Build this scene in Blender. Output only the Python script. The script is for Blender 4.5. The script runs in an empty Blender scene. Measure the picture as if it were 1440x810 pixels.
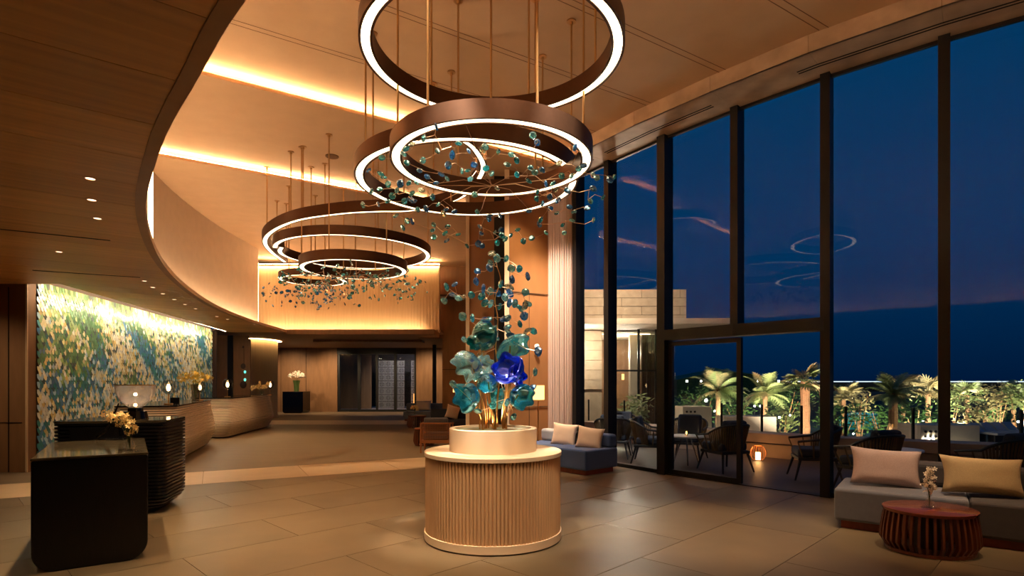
import bpy, bmesh, math, random
from mathutils import Vector, Matrix, noise
random.seed(7)
PI = math.pi
SC = bpy.context.scene
COL = SC.collection

# ------------------------------------------------------------------ camera
cam_d = bpy.data.cameras.new('camera')
cam = bpy.data.objects.new('camera', cam_d)
COL.objects.link(cam)
cam.location = (0, 0, 1.5)
cam.rotation_euler = (PI / 2, 0, 0)
cam_d.sensor_width = 36
cam_d.lens = 20.0
cam_d.shift_y = 133 / 1440
cam_d.clip_start = 0.05
cam_d.clip_end = 2000
SC.camera = cam
SC.view_settings.view_transform = 'Standard'
SC.view_settings.look = 'None'
SC.view_settings.exposure = 0.22
SC.view_settings.gamma = 1
SC.view_settings.use_curve_mapping = False

def lin(c):
    return tuple(((v / 255) / 12.92 if v / 255 <= 0.04045 else ((v / 255 + 0.055) / 1.055) ** 2.4) for v in c)

# ------------------------------------------------------------------ world: dusk sky
w = bpy.data.worlds.new('dusk_sky')
SC.world = w
w.use_nodes = True
nt = w.node_tree
nt.nodes.clear()
out = nt.nodes.new('ShaderNodeOutputWorld')
bg = nt.nodes.new('ShaderNodeBackground')
tc = nt.nodes.new('ShaderNodeTexCoord')
sp = nt.nodes.new('ShaderNodeSeparateXYZ')
rp = nt.nodes.new('ShaderNodeValToRGB')
nt.links.new(tc.outputs['Generated'], sp.inputs[0])
nt.links.new(sp.outputs['Z'], rp.inputs[0])
nt.links.new(rp.outputs[0], bg.inputs[0])
nt.links.new(bg.outputs[0], out.inputs[0])
e = rp.color_ramp.elements
e[0].position = 0.0
e[0].color = (*lin((1, 26, 58)), 1)
e[1].position = 0.55
e[1].color = (*lin((1, 58, 100)), 1)
n_ = e.new(0.2)
n_.color = (*lin((1, 50, 90)), 1)
bg.inputs[1].default_value = 0.85

# ------------------------------------------------------------------ lamps of the place and added fills
WARM = (1.0, 0.70, 0.40)
WARM2 = (1.0, 0.80, 0.60)
def spot(name, loc, target, power, angle=50, blend=0.6, color=WARM, size=0.04):
    d = bpy.data.lights.new(name, 'SPOT')
    d.energy = power * 2.2; d.color = color; d.spot_size = math.radians(angle); d.spot_blend = blend
    d.shadow_soft_size = size
    o = bpy.data.objects.new(name, d)
    COL.objects.link(o)
    o.location = loc
    o.rotation_euler = (Vector(target) - Vector(loc)).to_track_quat('-Z', 'Y').to_euler()
    return o
def point(name, loc, power, color=WARM, size=0.03):
    d = bpy.data.lights.new(name, 'POINT')
    d.energy = power; d.color = color; d.shadow_soft_size = size
    o = bpy.data.objects.new(name, d)
    COL.objects.link(o)
    o.location = loc
    return o
for (x, y) in ((-7.0, 26.5), (-11.3, 27.3), (-4.2, 27.5), (-9.2, 27.6)):
    spot('lobby_fill', (x, y, 3.2), (x, y + 1.6, 0.6), 130, 120, .9)  # added fill, lifts the dark far wall by the entrance
# ceiling spots of the high ceiling and added fill spots (z 5.7)
spot('podium_spot', (0.3, 3.9, 5.68), (-0.15, 5.5, 1.0), 420, 26, 0.5, WARM2)
spot('podium_spot', (-0.9, 4.4, 5.68), (-0.25, 5.4, 1.0), 260, 26, 0.5, WARM2)
spot('floor_spot', (2.2, 5.7, 5.68), (2.1, 5.8, 0), 480, 32, 0.9)
spot('floor_spot', (-1.6, 4.2, 5.68), (-1.5, 4.6, 0), 260, 50, 0.9)
spot('floor_spot', (-2.9, 6.6, 5.68), (-2.9, 6.8, 0), 260, 50, 0.9)
spot('floor_spot', (0.2, 2.9, 5.68), (0.3, 3.4, 0), 220, 60, 0.9)
spot('floor_spot', (-3.4, 11.5, 5.68), (-3.4, 11.7, 0), 300, 55, 0.9)
spot('floor_spot', (-5.0, 15.0, 5.68), (-5.0, 15.0, 0), 260, 60, 0.9)
spot('table_spot', (3.7, 4.3, 5.68), (3.9, 5.4, 0.4), 230, 24, 0.8)
spot('sofa_spot', (3.3, 5.4, 5.68), (3.9, 6.1, 0.5), 150, 24, 0.7, WARM2)
spot('sofa_spot', (4.6, 4.3, 5.68), (4.9, 5.5, 0.5), 170, 20, 0.8)
spot('sofa_spot', (0.4, 9.0, 5.68), (0.9, 9.9, 0.4), 260, 22, 0.8, WARM2)
spot('return_wall_fill', (-8.7, 7.6, 3.1), (-8.8, 9.4, .4), 40, 90, .9)  # extra spot put in to brighten the return wall
spot('flower_fill', (-.9, 3.6, 5.68), (-.15, 5.45, 1.55), 1200, 14, .5, (1, .95, .88), .1)  # pair of added white spots giving the glass flowers their sparkle
spot('flower_fill', (.9, 4.1, 5.68), (-.1, 5.45, 1.6), 1200, 14, .5, (1, .95, .88), .1)
spot('sculpture_uplight', (-.185, 5.56, 1.1), (-.185, 5.6, 5.7), 60, 120, .6, WARM2)
spot('curtain_fill', (.3, 9.6, 5.68), (1.0, 11.2, 2.2), 800, 50, .9, (1, .8, .66))  # put in only to whiten the curtain
spot('column_wall_spot', (0.3, 10.2, 5.68), (0.35, 11.2, 2.0), 160, 60, 0.8)

# ------------------------------------------------------------------ pixel -> place helpers (f = 800 px, horizon 538)
def P(px, py, d):
    return Vector(((px - 720) / 800 * d, d, 1.5 - (py - 538) / 800 * d))
def HZ(px, py, Z):
    d = (Z - 1.5) * 800 / (538 - py)
    return Vector(((px - 720) / 800 * d, d, Z))
def G(px, py):
    return HZ(px, py, 0.0)

# ------------------------------------------------------------------ materials
MATS = {}
def mat(name, col=(128, 128, 128), rough=0.5, metal=0.0, emit=None, es=1.0, var=0.0, vscale=8.0, stretch=(1, 1, 1),
        bump=0.0, bscale=60.0, trans=0.0, ior=1.45, coat=0.0, sheen=0.0, spec=0.5, linear=False):
    m = bpy.data.materials.new(name)
    m.use_nodes = True
    t = m.node_tree
    b = t.nodes['Principled BSDF']
    c = col if linear else lin(col)
    b.inputs['Base Color'].default_value = (*c, 1)
    b.inputs['Roughness'].default_value = rough
    b.inputs['Metallic'].default_value = metal
    b.inputs['Specular IOR Level'].default_value = spec
    b.inputs['IOR'].default_value = ior
    b.inputs['Transmission Weight'].default_value = trans
    b.inputs['Coat Weight'].default_value = coat
    b.inputs['Sheen Weight'].default_value = sheen
    if emit:
        b.inputs['Emission Color'].default_value = (*emit, 1)
        b.inputs['Emission Strength'].default_value = es
    if var or bump:
        tcn = t.nodes.new('ShaderNodeTexCoord')
        mp = t.nodes.new('ShaderNodeMapping')
        mp.inputs['Scale'].default_value = stretch
        t.links.new(tcn.outputs['Object'], mp.inputs[0])
        if var:
            n = t.nodes.new('ShaderNodeTexNoise')
            n.inputs['Scale'].default_value = vscale
            n.inputs['Detail'].default_value = 5
            t.links.new(mp.outputs[0], n.inputs[0])
            r = t.nodes.new('ShaderNodeValToRGB')
            r.color_ramp.elements[0].position = 0.3
            r.color_ramp.elements[1].position = 0.7
            r.color_ramp.elements[0].color = (*[v * (1 - var) for v in c], 1)
            r.color_ramp.elements[1].color = (*[min(1, v * (1 + var)) for v in c], 1)
            t.links.new(n.outputs[0], r.inputs[0])
            t.links.new(r.outputs[0], b.inputs['Base Color'])
        if bump:
            n2 = t.nodes.new('ShaderNodeTexNoise')
            n2.inputs['Scale'].default_value = bscale
            n2.inputs['Detail'].default_value = 4
            t.links.new(mp.outputs[0], n2.inputs[0])
            bp = t.nodes.new('ShaderNodeBump')
            bp.inputs['Strength'].default_value = bump
            bp.inputs['Distance'].default_value = 0.01
            t.links.new(n2.outputs[0], bp.inputs['Height'])
            t.links.new(bp.outputs[0], b.inputs['Normal'])
    MATS[name] = m
    return m

def emis(name, col, s):
    m = bpy.data.materials.new(name)
    m.use_nodes = True
    t = m.node_tree
    t.nodes.clear()
    o = t.nodes.new('ShaderNodeOutputMaterial')
    em = t.nodes.new('ShaderNodeEmission')
    em.inputs[0].default_value = (*col, 1)
    em.inputs[1].default_value = s
    t.links.new(em.outputs[0], o.inputs[0])
    return m

def pane_glass(name, tint=(1, 1, 1), refl=1.0, ior=1.5):
    m = bpy.data.materials.new(name)
    m.use_nodes = True
    t = m.node_tree
    t.nodes.clear()
    o = t.nodes.new('ShaderNodeOutputMaterial')
    tr = t.nodes.new('ShaderNodeBsdfTransparent')
    tr.inputs[0].default_value = (*tint, 1)
    gl = t.nodes.new('ShaderNodeBsdfGlossy')
    gl.inputs[0].default_value = (refl, refl, refl, 1)
    gl.inputs['Roughness'].default_value = 0.0
    lw = t.nodes.new('ShaderNodeLayerWeight')
    pw5 = t.nodes.new('ShaderNodeMath'); pw5.operation = 'POWER'; pw5.inputs[1].default_value = 5
    t.links.new(lw.outputs['Facing'], pw5.inputs[0])
    fr = t.nodes.new('ShaderNodeMath'); fr.operation = 'MULTIPLY_ADD'
    f0 = ((ior - 1) / (ior + 1)) ** 2
    fr.inputs[1].default_value = 1 - f0; fr.inputs[2].default_value = f0
    t.links.new(pw5.outputs[0], fr.inputs[0])
    mx = t.nodes.new('ShaderNodeMixShader')
    t.links.new(fr.outputs[0], mx.inputs[0])
    t.links.new(tr.outputs[0], mx.inputs[1])
    t.links.new(gl.outputs[0], mx.inputs[2])
    t.links.new(mx.outputs[0], o.inputs[0])
    return m

def art_glass(name, tint, gloss, fac=0.35, rough=0.04):
    """blown coloured glass with a metallic lustre"""
    m = bpy.data.materials.new(name)
    m.use_nodes = True
    t = m.node_tree
    t.nodes.clear()
    o = t.nodes.new('ShaderNodeOutputMaterial')
    g = t.nodes.new('ShaderNodeBsdfGlass')
    g.inputs['Color'].default_value = (*tint, 1)
    g.inputs['Roughness'].default_value = rough
    g.inputs['IOR'].default_value = 1.5
    gl = t.nodes.new('ShaderNodeBsdfGlossy')
    gl.inputs['Roughness'].default_value = 0.06
    tl = t.nodes.new('ShaderNodeBsdfTranslucent')
    tcn = t.nodes.new('ShaderNodeTexCoord')
    n = t.nodes.new('ShaderNodeTexNoise')
    n.inputs['Scale'].default_value = 9
    t.links.new(tcn.outputs['Object'], n.inputs[0])
    r = t.nodes.new('ShaderNodeValToRGB')
    r.color_ramp.elements[0].position = 0.38
    r.color_ramp.elements[1].position = 0.62
    r.color_ramp.elements[0].color = (*gloss, 1)
    r.color_ramp.elements[1].color = (*[min(1, a * 0.6 + 0.25) for a in tint], 1)
    t.links.new(n.outputs[0], r.inputs[0])
    t.links.new(r.outputs[0], gl.inputs[0])
    t.links.new(r.outputs[0], tl.inputs[0])
    m1 = t.nodes.new('ShaderNodeMixShader'); m1.inputs[0].default_value = 0.4
    t.links.new(gl.outputs[0], m1.inputs[1]); t.links.new(tl.outputs[0], m1.inputs[2])
    m2 = t.nodes.new('ShaderNodeMixShader'); m2.inputs[0].default_value = fac
    t.links.new(g.outputs[0], m2.inputs[1]); t.links.new(m1.outputs[0], m2.inputs[2])
    coat = t.nodes.new('ShaderNodeBsdfGlossy'); coat.inputs['Roughness'].default_value = 0.05
    lw = t.nodes.new('ShaderNodeLayerWeight'); pw3 = t.nodes.new('ShaderNodeMath'); pw3.operation = 'POWER'; pw3.inputs[1].default_value = 2.5
    t.links.new(lw.outputs['Facing'], pw3.inputs[0])
    ma = t.nodes.new('ShaderNodeMath'); ma.operation = 'MULTIPLY_ADD'; ma.inputs[1].default_value = .7; ma.inputs[2].default_value = .10
    t.links.new(pw3.outputs[0], ma.inputs[0])
    m3 = t.nodes.new('ShaderNodeMixShader')
    t.links.new(ma.outputs[0], m3.inputs[0]); t.links.new(m2.outputs[0], m3.inputs[1]); t.links.new(coat.outputs[0], m3.inputs[2])
    t.links.new(m3.outputs[0], o.inputs[0])
    return m

mat('tile', (108, 92, 69), 0.42, var=0.10, vscale=2.2, bump=0.05, bscale=80)
mat('tile_b', (103, 88, 66), 0.45, var=0.10, vscale=2.0, bump=0.05, bscale=80)
mat('tile_c', (112, 95, 71), 0.45, var=0.08, vscale=2.5, bump=0.05, bscale=80)
mat('grout', (150, 126, 96), 0.8)
mat('border', (196, 168, 132), 0.45, var=0.05, vscale=3)
mat('inlay', (100, 82, 60), 0.5, var=0.12, vscale=1.2, stretch=(1, 6, 1))
mat('plaster', (196, 162, 126), 0.75, var=0.04, vscale=3)
mat('wall_pale', (206, 184, 160), 0.7, var=0.04, vscale=4)
mat('wall_cloth', (204, 176, 134), 0.8, var=0.05, vscale=3, stretch=(8, 8, .4))
mat('wall_brown', (128, 92, 60), 0.6, var=0.12, vscale=3, stretch=(3, 3, .5))
mat('rim_wood', (160, 116, 74), 0.5, var=.1, vscale=4)
mat('wood_panel', (150, 104, 62), 0.45, var=0.12, vscale=3.0, stretch=(1, 1, 0.3))
mat('wood_dark', (60, 40, 26), 0.5, var=0.15, vscale=3)
mat('wood_black', (15, 14, 15), 0.3, var=0.2, vscale=30, stretch=(1, 1, .15), bump=0.1, bscale=90)
mat('black_metal', (14, 12, 12), 0.4, metal=0.3)
mat('black_frame', (7, 6, 6), 0.5)
mat('bronze', (84, 56, 38), 0.38, metal=0.85, var=0.05, vscale=30)
mat('brass', (196, 142, 78), 0.3, metal=1.0)
mat('rod_metal', (190, 150, 100), 0.35, metal=0.9)
mat('wire', (220, 180, 140), 0.3, metal=1.0)
mat('podium_rib', (200, 160, 118), 0.55, var=0.08, vscale=10, stretch=(1, 1, .2))
mat('podium_pale', (232, 206, 172), 0.45)
mat('desk_ply', (228, 204, 174), 0.55, var=0.05, vscale=6)
mat('desk_top', (26, 22, 20), 0.12, var=0.2, vscale=12)
mat('marble', (66, 58, 44), 0.08, var=0.45, vscale=5, stretch=(1, 3, 1))
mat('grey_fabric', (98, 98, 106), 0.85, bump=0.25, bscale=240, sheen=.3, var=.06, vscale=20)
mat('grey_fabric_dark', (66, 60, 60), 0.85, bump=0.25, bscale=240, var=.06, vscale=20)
mat('blue_fabric', (58, 84, 132), 0.85, bump=0.25, bscale=240, sheen=.2)
mat('mist_fabric', (150, 156, 164), 0.85, bump=0.25, bscale=240)
mat('pillow_rose', (184, 160, 152), 0.9, bump=0.5, bscale=300, var=.1, vscale=120)
mat('pillow_sand', (170, 146, 108), 0.9, bump=0.5, bscale=300, var=.1, vscale=120)
mat('pillow_cream', (222, 194, 166), 0.9, bump=0.4, bscale=260)
mat('plinth_wood', (120, 54, 34), 0.4, var=.2, vscale=5, stretch=(3, 3, .5))
mat('slat_wood', (108, 58, 36), 0.32, var=.2, vscale=6, stretch=(4, 4, .5))
mat('table_wood', (118, 58, 36), 0.2, var=.15, vscale=5, stretch=(1, 6, 1))
mat('rattan', (150, 92, 50), 0.6)
mat('stone', (186, 166, 140), 0.8, var=.1, vscale=6, bump=.2, bscale=40)
mat('stone_pale', (200, 182, 160), 0.75, var=.05, vscale=5)
mat('concrete', (150, 128, 116), 0.8, var=.06, vscale=3)
mat('deck', (58, 42, 36), 0.5, var=.35, vscale=3, stretch=(.5, 12, 1))
mat('chair_dark', (34, 34, 38), 0.6)
mat('rope', (96, 76, 52), 0.8)
mat('seat_dark', (44, 50, 64), 0.9)
mat('trunk', (120, 84, 56), 0.9, var=.3, vscale=20, stretch=(1, 1, 3))
mat('leaf', (112, 124, 78), 0.5, var=.4, vscale=4)
mat('leaf_dark', (56, 84, 40), 0.55, var=.4, vscale=4)
mat('leaf_olive', (150, 136, 96), 0.55, var=.3, vscale=4)
mat('ground', (44, 40, 34), 0.9, var=.3, vscale=.6)
mat('sea', (10, 24, 44), 0.25)
mat('petal', (244, 216, 150), 0.6)
mat('petal_white', (250, 240, 224), 0.6)
mat('stem_green', (70, 90, 40), 0.6)
mat('dried', (206, 170, 70), 0.7)
mat('pebbles', (196, 206, 176), 0.3, var=.3, vscale=60)
mat('white_table', (200, 200, 200), 0.4)
mat('sheer', (244, 232, 222), 0.8)
mat('pool_water', (30, 150, 170), 0.1)
mat('lattice', (120, 108, 96), 0.7)
mat('chrome', (220, 220, 220), 0.15, metal=1)
mat('black_gloss', (10, 9, 9), 0.15)
mat('slot', (22, 15, 10), 0.8)
mat('groove', (120, 88, 58), 0.8)

STRIP = emis('ring_light', (1.0, 0.76, 0.47), 4.6)
COVE = emis('cove_light', (1.0, 0.63, 0.31), 85.0)
COVE_WALL = emis('wall_cove_light', (1.0, 0.66, 0.38), 60.0)
WASH = emis('wall_wash_light', (1.0, 0.80, 0.54), 50.0)
VERT = emis('slot_light', (1.0, 0.7, 0.4), 6.0)
BULB = emis('lamp_bulb', (1.0, 0.62, 0.28), 28.0)
SHADE = emis('lamp_shade_glow', (1.0, 0.5, 0.14), 3.2)
DOWN = emis('downlight_glow', (1.0, 0.75, 0.5), 2.5)
CANDLE = emis('candle_flame', (1.0, 0.42, 0.1), 14.0)
GARDEN = emis('garden_bulb', (1.0, 0.85, 0.66), 60.0)
FARLINE = emis('far_lights', (0.75, 0.85, 1.0), 1.4)
TURQ = emis('turquoise_shine', (0.15, 0.8, 0.6), 1.2)  # emission imitates the shine on the art panel's glass discs
CEIL_OUT = emis('outdoor_cove', (1.0, 0.66, 0.32), 5.0)
FIRE = emis('feature_flame', (1.0, .35, .08), 2.0)

GLASS = pane_glass('window_glass', (0.93, 0.98, 1.0), 0.25, 1.5)
GLASS_THIN = pane_glass('thin_glass', (0.96, 0.98, 0.98), 1.0, 1.5)
GLASS_SMOKE = pane_glass('smoke_glass', (0.75, 0.72, 0.68), 1.0, 1.5)
g_aqua = art_glass('glass_aqua', (0.45, 0.85, 0.85), (0.15, 0.7, 0.8), 0.62)
g_teal = art_glass('glass_teal', (0.06, 0.5, 0.45), (0.02, 0.40, 0.42), 0.68)
g_blue = art_glass('glass_blue', (0.04, 0.16, 0.8), (0.03, 0.18, 1.0), 0.72)
g_clear = art_glass('glass_clear', (0.70, 0.92, 0.95), (0.6, 0.9, 0.88), 0.5)
g_green = art_glass('glass_green', (0.16, 0.68, 0.80), (0.05, 0.50, 0.68), 0.62)
CRY = [art_glass('crystal_teal', (0.08, 0.58, 0.62), (0.06, 0.7, 0.85), 0.6),
       art_glass('crystal_blue', (0.12, 0.4, 0.65), (0.10, 0.5, 0.95), 0.6),
       art_glass('crystal_aqua', (0.4, 0.75, 0.75), (0.4, 0.85, 0.95), 0.5),
       art_glass('crystal_clear', (0.85, 0.9, 0.78), (0.5, 0.6, 0.5), 0.15)]
M = MATS

# ------------------------------------------------------------------ mesh builder
class MB:
    def __init__(s): s.v = []; s.f = []
    def add(s, vs, fs):
        o = len(s.v)
        s.v.extend([tuple(v) for v in vs])
        s.f.extend([tuple(i + o for i in f) for f in fs])
        return s
    def box(s, c, size, rz=0.0, mtx=None):
        hx, hy, hz = size[0] / 2, size[1] / 2, size[2] / 2
        vs = [Vector((x, y, z)) for x in (-hx, hx) for y in (-hy, hy) for z in (-hz, hz)]
        if mtx is not None:
            vs = [mtx @ v for v in vs]
        elif rz:
            R = Matrix.Rotation(rz, 3, 'Z'); vs = [R @ v for v in vs]
        vs = [v + Vector(c) for v in vs]
        return s.add(vs, [(0, 1, 3, 2), (4, 6, 7, 5), (0, 4, 5, 1), (2, 3, 7, 6), (0, 2, 6, 4), (1, 5, 7, 3)])
    def beam(s, a, b, wd, ht, up=(0, 0, 1)):
        """box from a to b; wd across, ht along up"""
        a = Vector(a); b = Vector(b); d = (b - a); L = d.length
        if L < 1e-6: return s
        d.normalize(); u = Vector(up)
        x = d.cross(u)
        if x.length < 1e-4: x = d.cross(Vector((0, 1, 0)))
        x.normalize(); u = x.cross(d).normalized()
        vs = []
        for p in (a, b):
            for i, j in ((-1, -1), (1, -1), (1, 1), (-1, 1)):
                vs.append(p + x * i * wd / 2 + u * j * ht / 2)
        return s.add(vs, [(3, 2, 1, 0), (4, 5, 6, 7), (0, 1, 5, 4), (1, 2, 6, 5), (2, 3, 7, 6), (3, 0, 4, 7)])
    def prism(s, poly, z0, z1):
        n = len(poly)
        vs = [(p[0], p[1], z0) for p in poly] + [(p[0], p[1], z1) for p in poly]
        fs = [tuple(range(n - 1, -1, -1)), tuple(range(n, 2 * n))]
        fs += [(i, (i + 1) % n, n + (i + 1) % n, n + i) for i in range(n)]
        return s.add(vs, fs)
    def lathe(s, prof, c=(0, 0, 0), n=32, sx=1, sy=1, closed=False):
        vs = []
        for r, z in prof:
            for k in range(n):
                a = 2 * PI * k / n
                vs.append((c[0] + r * sx * math.cos(a), c[1] + r * sy * math.sin(a), c[2] + z))
        fs = []
        m = len(prof)
        for i in range(m if closed else m - 1):
            j = (i + 1) % m
            for k in range(n):
                k2 = (k + 1) % n
                fs.append((i * n + k, i * n + k2, j * n + k2, j * n + k))
        if not closed:
            if prof[0][0] > 1e-4: fs.append(tuple(range(n - 1, -1, -1)))
            if prof[-1][0] > 1e-4: fs.append(tuple((m - 1) * n + k for k in range(n)))
        return s.add(vs, fs)
    def tube(s, pts, r, n=6, r2=None):
        pts = [Vector(p) for p in pts]
        m = len(pts); vs = []
        prev = None
        for i, p in enumerate(pts):
            d = (pts[min(i + 1, m - 1)] - pts[max(i - 1, 0)])
            if d.length < 1e-7: d = Vector((0, 0, 1))
            d.normalize()
            if prev is None:
                x = d.cross(Vector((0, 0, 1)))
                if x.length < .05: x = d.cross(Vector((0, 1, 0)))
            else:
                x = prev - d * prev.dot(d)
                if x.length < 1e-4: x = d.orthogonal()
            x.normalize(); prev = x; y = d.cross(x)
            rr = r if r2 is None else r + (r2 - r) * i / max(1, m - 1)
            for k in range(n):
                a = 2 * PI * k / n
                vs.append(p + x * math.cos(a) * rr + y * math.sin(a) * rr)
        fs = [(i * n + k, i * n + (k + 1) % n, (i + 1) * n + (k + 1) % n, (i + 1) * n + k) for i in range(m - 1) for k in range(n)]
        fs += [tuple(range(n - 1, -1, -1)), tuple((m - 1) * n + k for k in range(n))]
        return s.add(vs, fs)
    def loft(s, rings, cap=True):
        n = len(rings[0]); vs = [v for r in rings for v in r]
        fs = [(i * n + k, i * n + (k + 1) % n, (i + 1) * n + (k + 1) % n, (i + 1) * n + k) for i in range(len(rings) - 1) for k in range(n)]
        if cap: fs += [tuple(range(n - 1, -1, -1)), tuple((len(rings) - 1) * n + k for k in range(n))]
        return s.add(vs, fs)
    def sphere(s, c, r, nu=12, nv=8, sc=(1, 1, 1)):
        prof = [(max(1e-5, r * math.sin(PI * i / nv)) , -r * math.cos(PI * i / nv)) for i in range(nv + 1)]
        vs0 = len(s.v)
        s.lathe(prof, (0, 0, 0), nu)
        for i in range(vs0, len(s.v)):
            v = s.v[i]; s.v[i] = (c[0] + v[0] * sc[0], c[1] + v[1] * sc[1], c[2] + v[2] * sc[2])
        return s
    def build(s, name, material, parent=None, smooth=False, origin=None, kind=None, bevel=0, angle=None):
        me = bpy.data.meshes.new(name)
        o0 = Vector(origin) if origin is not None else (parent_world(parent) if parent else Vector((0, 0, 0)))
        me.from_pydata([tuple(Vector(v) - o0) for v in s.v], [], s.f)
        me.validate()
        b = bmesh.new(); b.from_mesh(me)
        bmesh.ops.recalc_face_normals(b, faces=b.faces)
        b.to_mesh(me); b.free()
        if material: me.materials.append(material)
        if smooth:
            for p in me.polygons: p.use_smooth = True
            me.set_sharp_from_angle(angle=math.radians(angle or 40))
        ob = bpy.data.objects.new(name, me)
        COL.objects.link(ob)
        if parent:
            ob.parent = parent
            ob.location = o0 - parent_world(parent)
        else:
            ob.location = o0
        if kind: ob['kind'] = kind
        if bevel:
            md = ob.modifiers.new('edge', 'BEVEL'); md.width = bevel; md.segments = 3; md.limit_method = 'ANGLE'
        return ob

def parent_world(o):
    v = Vector((0, 0, 0))
    while o is not None:
        v = v + Vector(o.location); o = o.parent
    return v

def thing(name, label, cat, loc, group=None, rz=0):
    o = bpy.data.objects.new(name, None)
    COL.objects.link(o)
    o.location = loc; o.rotation_euler = (0, 0, rz)
    o.empty_display_size = 0.1
    o['label'] = label; o['category'] = cat
    if group: o['group'] = group
    return o
def local(o):
    """zero a thing while its parts are built in local space"""
    return o
def place(o, loc, rz=0):
    o.location = loc; o.rotation_euler = (0, 0, rz); return o
def tag(o, label, cat, group=None):
    o['label'] = label; o['category'] = cat
    if group: o['group'] = group
    return o
def struct(o):
    o['kind'] = 'structure'; return o
def children_map():
    d = {}
    for o in bpy.data.objects:
        if o.parent: d.setdefault(o.parent.name, []).append(o)
    return d
def copy_tree(o, loc, rz, label=None, group=None):
    cm = children_map()
    def rec(a, par):
        c = a.copy(); COL.objects.link(c); c.parent = par
        for ch in cm.get(a.name, []): rec(ch, c)
        return c
    r = rec(o, None)
    r.location = loc; r.rotation_euler = (0, 0, rz)
    if label: r['label'] = label
    if group: r['group'] = group
    return r

def catmull(pts, n=8):
    out = []
    pts = [Vector(p) for p in pts]
    for i in range(len(pts) - 1):
        p0 = pts[max(0, i - 1)]; p1 = pts[i]; p2 = pts[i + 1]; p3 = pts[min(len(pts) - 1, i + 2)]
        for k in range(n):
            t = k / n
            out.append(0.5 * ((2 * p1) + (-p0 + p2) * t + (2 * p0 - 5 * p1 + 4 * p2 - p3) * t * t + (-p0 + 3 * p1 - 3 * p2 + p3) * t ** 3))
    out.append(pts[-1])
    return out
def offset2(pts, d):
    """offset polyline to its left by d (2D)"""
    out = []
    for i, p in enumerate(pts):
        a = pts[max(0, i - 1)]; b = pts[min(len(pts) - 1, i + 1)]
        t = Vector((b[0] - a[0], b[1] - a[1])).normalized()
        out.append(Vector((p[0] - t.y * d, p[1] + t.x * d, 0)))
    return out
def clip(poly, n, c):
    """keep the part where n.p <= c"""
    out = []
    m = len(poly)
    for i in range(m):
        a = poly[i]; b = poly[(i + 1) % m]
        da = n[0] * a[0] + n[1] * a[1] - c; db = n[0] * b[0] + n[1] * b[1] - c
        if da <= 0: out.append(a)
        if (da < 0 < db) or (db < 0 < da):
            t = da / (da - db)
            out.append((a[0] + (b[0] - a[0]) * t, a[1] + (b[1] - a[1]) * t))
    return out

# ================================================================== SETTING
# window arc in plan, far -> near; then on to the right
ARC = [(1.30, 11.15), (1.80, 10.42), (2.52, 9.375), (3.32, 8.39), (4.15, 7.5), (5.08, 6.69), (6.05, 5.98), (7.1, 5.35), (8.2, 4.8), (9.4, 4.35), (10.6, 4.0)]
arc_in = offset2([Vector((*p, 0)) for p in catmull([(*p, 0) for p in ARC], 4) and ARC], -0.75)  # towards the room
def signed_side(p):
    """distance to the arc, positive on the terrace side"""
    best = None
    for a, b in zip(ARC[:-1], ARC[1:]):
        ab = Vector((b[0] - a[0], b[1] - a[1])); ap = Vector((p[0] - a[0], p[1] - a[1]))
        t = max(0, min(1, ap.dot(ab) / ab.length_squared))
        q = Vector(a) + ab * t
        d = (Vector((p[0], p[1])) - q).length
        if best is None or d < best[0]:
            s = ab.x * ap.y - ab.y * ap.x
            best = (d, 1 if s > 0 else -1, a, b)
    return best[0] * best[1], best[2], best[3]

# ---- floor
room_plan = [(-14, -6), (12, -6), (12, 3.6)] + list(reversed(ARC)) + [(.9, 12.4), (-.3, 12.7), (-.3, 21.5), (-1.0, 31), (-14, 31)]
floor = struct(MB().prism(room_plan, -.11, -.0125).build('floor', M['grout'], origin=(0, 0, 0)))
# border strip line
SD = Vector((0.885, 0.465)).normalized(); SN = Vector((-SD.y, SD.x))     # SN points away from camera
S0 = Vector((-5.03, 8.19)); c_lo = SN.dot(S0); c_hi = c_lo + 1.36 * 0.62
c_hi = SN.dot(Vector((-5.77, 9.30)))
# near tiles
U = Vector((0.705, 0.709)).normalized(); V = Vector((-U.y, U.x))
O0 = Vector((1.107, 4.88)); TW, TL, gp = 0.92, 1.76, 0.006
tm = [M['tile'], M['tile_b'], M['tile_c']]
for j in range(-9, 13):
    for i in range(-9, 10):
        sh = 0.0 if j % 2 == 0 else TL * 0.42
        a = i * TL + sh; b = j * TW - TW
        cx = O0 + U * (a + TL / 2) + V * (b + TW / 2)
        if cx.y < -4.6 or cx.x < -9.5 or cx.x > 11 or cx.y > 13: continue
        poly = [tuple(O0 + U * (a + gp / 2) + V * (b + gp / 2)), tuple(O0 + U * (a + TL - gp / 2) + V * (b + gp / 2)),
                tuple(O0 + U * (a + TL - gp / 2) + V * (b + TW - gp / 2)), tuple(O0 + U * (a + gp / 2) + V * (b + TW - gp / 2))]
        poly = clip(poly, SN, c_lo - 0.004)
        if len(poly) < 3: continue
        for q in range(3):
            if len(poly) < 3: break
            worst = max(poly, key=lambda p: signed_side(p)[0])
            d, A, B = signed_side(worst)
            if d > 0.02:
                t = Vector((B[0] - A[0], B[1] - A[1])).normalized(); n = Vector((-t.y, t.x))
                if signed_side(tuple(cx))[0] > 1.2: poly = []; break
                poly = clip(poly, n, n.dot(Vector(A)))
        if len(poly) < 3: continue
        ctr = Vector((sum(p[0] for p in poly) / len(poly), sum(p[1] for p in poly) / len(poly)))
        if signed_side(ctr)[0] > 0.05: continue
        # leave out tiles that the photograph cannot show, plain floor carries on
        MB().prism(poly, -0.012, 0.0).build('tile', random.choice(tm), floor)
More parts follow.
